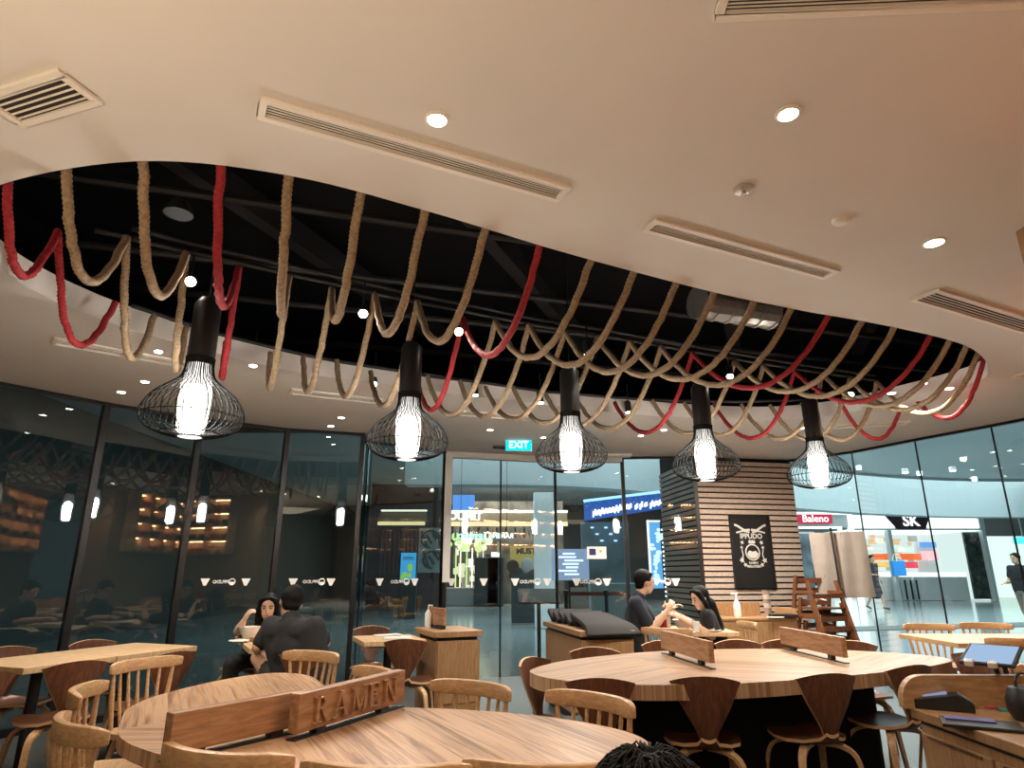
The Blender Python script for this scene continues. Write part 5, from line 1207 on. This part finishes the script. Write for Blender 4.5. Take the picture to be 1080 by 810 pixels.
MB().box(((q3(475)+q3(499))/2, .35, ZC(529)), (q3(499) - q3(475), .1, ZC(521) - ZC(537))).build('blue_screen', emis('cafe_blue', (.10, .28, .72), .9), t)
for i, (px, col, s) in enumerate(((478, (.55, .8, .3), .9), (483, (.95, .9, .6), 1.1), (490, (.6, .85, .35), .9), (496, (1, .95, .75), 1.2), (502, (.7, .85, .35), .8), (508, (.9, .9, .7), .8))):
    m = MB(); 
    for k in range(5): m.ball((random.uniform(-.3, .3), random.uniform(-.2, .2), 2.55 + random.uniform(-.35, .35)), random.uniform(.08, .2), 8, 6)
    m.box((0, 0, 1.5), (.05, .1, 1.6)); m.v = [(x + q3(px), y + 1.2, z) for x, y, z in m.v]; m.build('hanging_light', emis('cafe%d' % i, col, s), t)
CI = [emis('cafe_item_glow%d' % i, c_, s_) for i, (c_, s_) in enumerate((((.9, .85, .6), .7), ((.35, .4, .2), .5), ((.5, .45, .38), .4), ((.95, .95, .85), .9), ((.12, .13, .12), .3)))]  # emissive colours: the cafe's interior light is put into the items themselves
for k in range(46): MB().box((random.uniform(q3(475), q3(527)), random.uniform(1.4, 2.3), random.uniform(.5, 2.5)), (random.uniform(.1, .45), .12, random.uniform(.12, .55))).build('display_item', CI[k % 5], t, bevel=.02)
for px, w_ in ((513, 1.0), (522, .7)): MB().box((q3(px), .6, .95), (w_, .5, 1.9)).build('counter_unit', M_DARK, t, bevel=.05)
MB().box((q3(488), .8, .35), (1.7, .5, .7)).build('low_counter', M_GREY, t, bevel=.04)
c = ay(510, 566, 9.9); t = thing('reflected_sign', 'mirrored lit shop name, an indoor reflection built as letters beyond the doors', 'sign', c)  # reflection of an indoor lit sign, built as glowing mirrored letters
text('lettering', 'IPPUDO', .105, emis('neon_cyan', (.45, .95, 1), 1.15), t, frame_m((-.20, 0, 0), (1, 0, 0), (0, -1, 0)), offset=.004, mirror=True)
text('second_lettering', 'RAMEN', .095, emis('neon_white', (.8, 1, 1), 1.15), t, frame_m((.29, 0, .01), (1, 0, 0), (0, -1, 0)), offset=.004, mirror=True)
MB().tube([(.06 + .055*math.cos(a), 0, .01 + .055*math.sin(a)) for a in [k*PI/12 for k in range(24)]], .009, 6, closed=True).build('ring', bpy.data.materials['neon_cyan'], t)
for s in (-.35, .35): MB().tube([(s, 0, .05), (s, 0, 4.7 - c.z)], .004, 5).build('hanging_wire', M_SATIN, t)
c = ay(555, 592, 18.0); t = thing('poster_stand', 'olive poster stand reading MUST over pictures of bowls', 'poster', (c.x, 18, 0)); q4 = lambda py: ay(555, py, 18).z
MB().box((0, 0, (q4(576)+q4(603))/2), (.86, .05, q4(576) - q4(603) )).build('panel', emis('olive_panel', (.24, .21, .07), .9), t)
text('lettering', 'MUST', .21, M_DARK, t, frame_m((0, -.035, q4(581.5)), (1, 0, 0), (0, -1, 0)), offset=.012)
for i, (px, py, r_) in enumerate(((541, 597, .17), (556, 596, .19), (545, 606, .20), (562, 606, .15))):
    g = ay(px, py, 17.9); m = MB(); m.lathe([(0, 0), (r_*.9, .0), (r_, .03), (r_*.85, .05), (0, .04)], 18, M=Matrix.Rotation(PI/2, 4, 'X')); m.v = [(x + g.x - c.x, y - .05, z + g.z) for x, y, z in m.v]; m.build('bowl_picture', mat('bowl_pic%d' % i, [(.05, .03, .02), (.35, .34, .33), (.03, .03, .03), (.12, .07, .04)][i], .6), t, smooth=True)
MB().box((0, .05, q4(612)/2 + .1), (.8, .3, q4(606))).build('stand_body', M_DARK, t)
struct('mall_column', MB().box((ay(574, 600, 17).x, 17, 1.65), (.50, .5, 3.3)), M_CWALL)
# the blue juice kiosk beyond the third door pane
yK = 14.0; XK = lambda px, y=yK: ay(px, 580, y).x; ZK = lambda py, y=yK: ay(650, py, y).z
t = thing('blue_kiosk', 'blue lit kiosk with a sloping white lettered fascia beyond the doors', 'kiosk', (XK(665), yK, 0)); xk = XK(665); q5 = lambda px: XK(px) - xk
MB().prism([(q5(618), ZK(549)), (q5(722), ZK(533)), (q5(722), ZK(519)), (q5(618), ZK(531))], -.15, .15, Matrix.Rotation(PI/2, 4, 'X')).build('fascia', emis('kiosk_blue', (.03, .11, .42), .75), t)
MB().strip([(q5(616), -.2, ZK(529.5)), (q5(722), -.2, ZK(517))], .05, .05).build('light_line', emis('kiosk_line', (.25, .5, 1), 1.6), t)
lb = MB()
for (p0, p1, yl, yr, n) in ((627, 665, 542, 535, 11), (672, 682, 535, 533, 3), (688, 709, 533, 528, 6)):
    for k in range(n):
        s = k/max(n-1, 1); px = p0 + (p1-p0)*s; py = yl + (yr-yl)*s; x = q5(px); z = ZK(py); hh2 = random.choice((.07, .09, .12))
        lb.strip([(x - .03, -.19, z - hh2*.7), (x + .03, -.19, z + hh2*.7)], .02, .035, up=(0, 0, 1)); lb.tube([(x + .03*math.cos(a), -.19, z + .035*math.sin(a)) for a in [j*PI/4 for j in range(8)]], .014, 5, closed=True)
lb.build('blurred_lettering', emis('kiosk_letters', (.9, .97, 1), 1.4), t)
MB().box(((q5(616)+q5(668))/2, .5, ZK(549)/2), (q5(668) - q5(616), .1, ZK(549))).build('back_wall', mat('kiosk_wall', (.16, .24, .25), .4, noise=.5, nscale=1.0), t)
MB().box(((q5(620)+q5(672))/2, -.05, .55), (q5(672) - q5(620), .5, 1.1)).build('counter', mat('kiosk_counter', (.20, .27, .27), .4), t, bevel=.02)
sg = MB().box((q5(687.5), -.35, (ZK(552)+ZK(620))/2), (q5(693) - q5(682), .08, ZK(552) - ZK(620))).build('lit_side_sign', emis('side_sign_blue', (.12, .42, .85), 0.79), t)
m = MB(); [m.ball((q5(687.5) + random.uniform(-.09, .09), -.40, ZK(560) - (ZK(560) - ZK(615))*k/14), (random.uniform(.03, .09), .01, random.uniform(.03, .08)), 8, 6) for k in range(15)]; m.build('picture', emis('side_sign_pale', (.6, .85, 1), 0.94), sg)
sg.children[0].location = -sg.location
f = MB(); f.box((q5(681), -.36, (ZK(550)+ZK(622))/2), (.025, .1, ZK(550) - ZK(622))); f.box((q5(687), -.36, ZK(551)), (.26, .1, .025)); f.build('sign_edge_light', M_WGLOW, t)
dots = MB()
for k in range(16): dots.ball((q5(695), -.4, ZK(560) - (ZK(560) - ZK(628))*k/15), .022, 8, 6)
dots.build('bulb_row', M_WGLOW, t)
m = MB()
for k in range(7): m.box((q5(628) + .1*k, .42, ZK(555) - .14*(k % 3)), (.07, .02, .03))
m.build('menu_lines', emis('menu_blue', (.4, .65, 1), 1.2), t)
t = thing('blue_menu_screen', 'lit blue-white menu screen standing left of the blue kiosk', 'screen', (XK(601, 13), 13, 0)); zz3 = lambda py: ZK(py, 13)
MB().box((0, 0, (zz3(579)+zz3(612))/2), (.72, .06, zz3(579) - zz3(612))).build('panel', emis('menu_screen', (.30, .42, .62), 0.58), t)
MB().box((0, .02, zz3(612)/2), (.10, .06, zz3(612))).build('post', M_SATIN, t)
m = MB(); [m.box((random.uniform(-.1, .1), -.035, zz3(584 + 3.6*k)), (random.uniform(.2, .42), .01, .035)) for k in range(7)]; m.build('text_lines', emis('menu_text', (.6, .75, 1), 1.2), t)
t = thing('easel_sign', 'small A-frame easel sign outside the third door pane', 'sign', (XK(609, 12), 12, 0))
for s in (-1, 1): MB().strip([(s*.28, -.1, 0), (s*.06, 0, 1.2)], .03, .03).build('leg', M_SATIN, t)
MB().box((0, -.06, .85), (.30, .02, .42)).build('board', M_GREY, t)
for px, l in ((597, 'left'), (639, 'right')):
    p = at(px, 684, 0); t = thing('barrier_post', 'black queue barrier post outside the doors, %s one of the two' % l, 'post', (ay(px, 620, 10.8).x, 10.8, 0))
    MB().lathe([(0, 0), (.16, 0), (.16, .02), (.03, .04), (.03, .95), (.04, .96), (.04, 1.04), (0, 1.05)], 18).build('post', M_SATIN, t, smooth=True)
xa, xb = ay(597, 620, 10.8).x, ay(665, 620, 10.8).x
tag(MB().box(((xa+xb)/2, 10.8, .985), (xb - xa - .1, .006, .06)).build('barrier_belt', mat('belt_maroon', (.12, .03, .03), .7)), 'dark maroon belt stretched from the queue barrier posts', 'belt')
# dim shops beyond the left panes
yL = 24.0; XL = lambda px: ay(px, 600, yL).x; ZL = lambda py: ay(430, py, yL).z
t = thing('dark_restaurant_front', 'dim red-brown shopfront with two warm light lines beyond the fifth window', 'shop', (XL(425), yL, 0)); q6 = lambda px: XL(px) - XL(425)
MB().box(((q6(380)+q6(468))/2, 1.2, 2.3), (q6(468) - q6(380), .1, 4.6)).build('wall', mat('red_brown', (.07, .028, .024), .5), t)
MB().box(((q6(399)+q6(448))/2, 0, ZL(538.5)), (q6(448) - q6(399), .2, .05)).build('upper_light_line', emis('line_pale', (1, .93, .75), 1.01), t)
MB().box(((q6(396)+q6(446))/2, .02, ZL(552)), (q6(446) - q6(396), .2, .12)).build('lower_light_line', emis('line_warm', (1, .78, .42), 0.79), t)
MB().box(((q6(396)+q6(447))/2, .2, (ZL(540)+ZL(551))/2), (q6(447) - q6(396), .2, ZL(540) - ZL(551))).build('fascia', mat('fascia_dim', (.12, .09, .05), .6), t)
for i in range(14): MB().box((q6(398) + i*.16, .6, (ZL(560)+ZL(606))/2), (.07, .1, ZL(560) - ZL(606))).build('slat', mat('slat_red', (.10, .03, .025), .5) if i == 0 else bpy.data.materials['slat_red'], t)
g = MB()
for (x, z) in ((452, 568), (455, 590)):
    for k in range(4): g.strip([(q6(x) - .35 + .2*k, .3, ZL(z) + .3 - .16*(k % 2)), (q6(x) - .1 + .16*k, .3, ZL(z) - .3 + .14*(k % 3))], .03, .07)
    g.tube([(q6(x) + .35*math.cos(a), .3, ZL(z) + .3*math.sin(a)) for a in [k*PI/6 for k in range(10)]], .035, 5)
MB().box((q6(453), .4, (ZL(556)+ZL(604))/2), (.95, .1, ZL(556) - ZL(604))).build('sign_panel', M_GREY, t); g.build('brush_marks', M_DARK, t)
c = ay(430, 612, 20.0); t = thing('digital_kiosk', 'upright display with a bright blue and green screen beyond the fifth window', 'display', (c.x, 20, 0)); zk = lambda py: ay(430, py, 20).z
MB().box((0, .06, zk(582)/2), (.52, .1, zk(582))).build('cabinet', M_SATIN, t)
MB().box((0, 0, (zk(583)+zk(612))/2), (.46, .03, zk(583) - zk(612))).build('screen', emis('kiosk_screen', (.06, .42, .85), 0.72), t)
m = MB()
for k in range(6): m.ball((random.uniform(-.14, .14), -.02, zk(604) + random.uniform(-.18, .2)), (.08, .01, .08), 10, 6)
m.build('picture', emis('kiosk_green', (.35, .62, .12), 0.72), t)
M_T = bpy.data.materials['kiosk_screen']
m = MB(); m.box((0, -.02, zk(588)), (.3, .01, .03)); m.box((0, -.02, zk(590)), (.36, .01, .02)); m.build('text_lines', M_DARK, t)
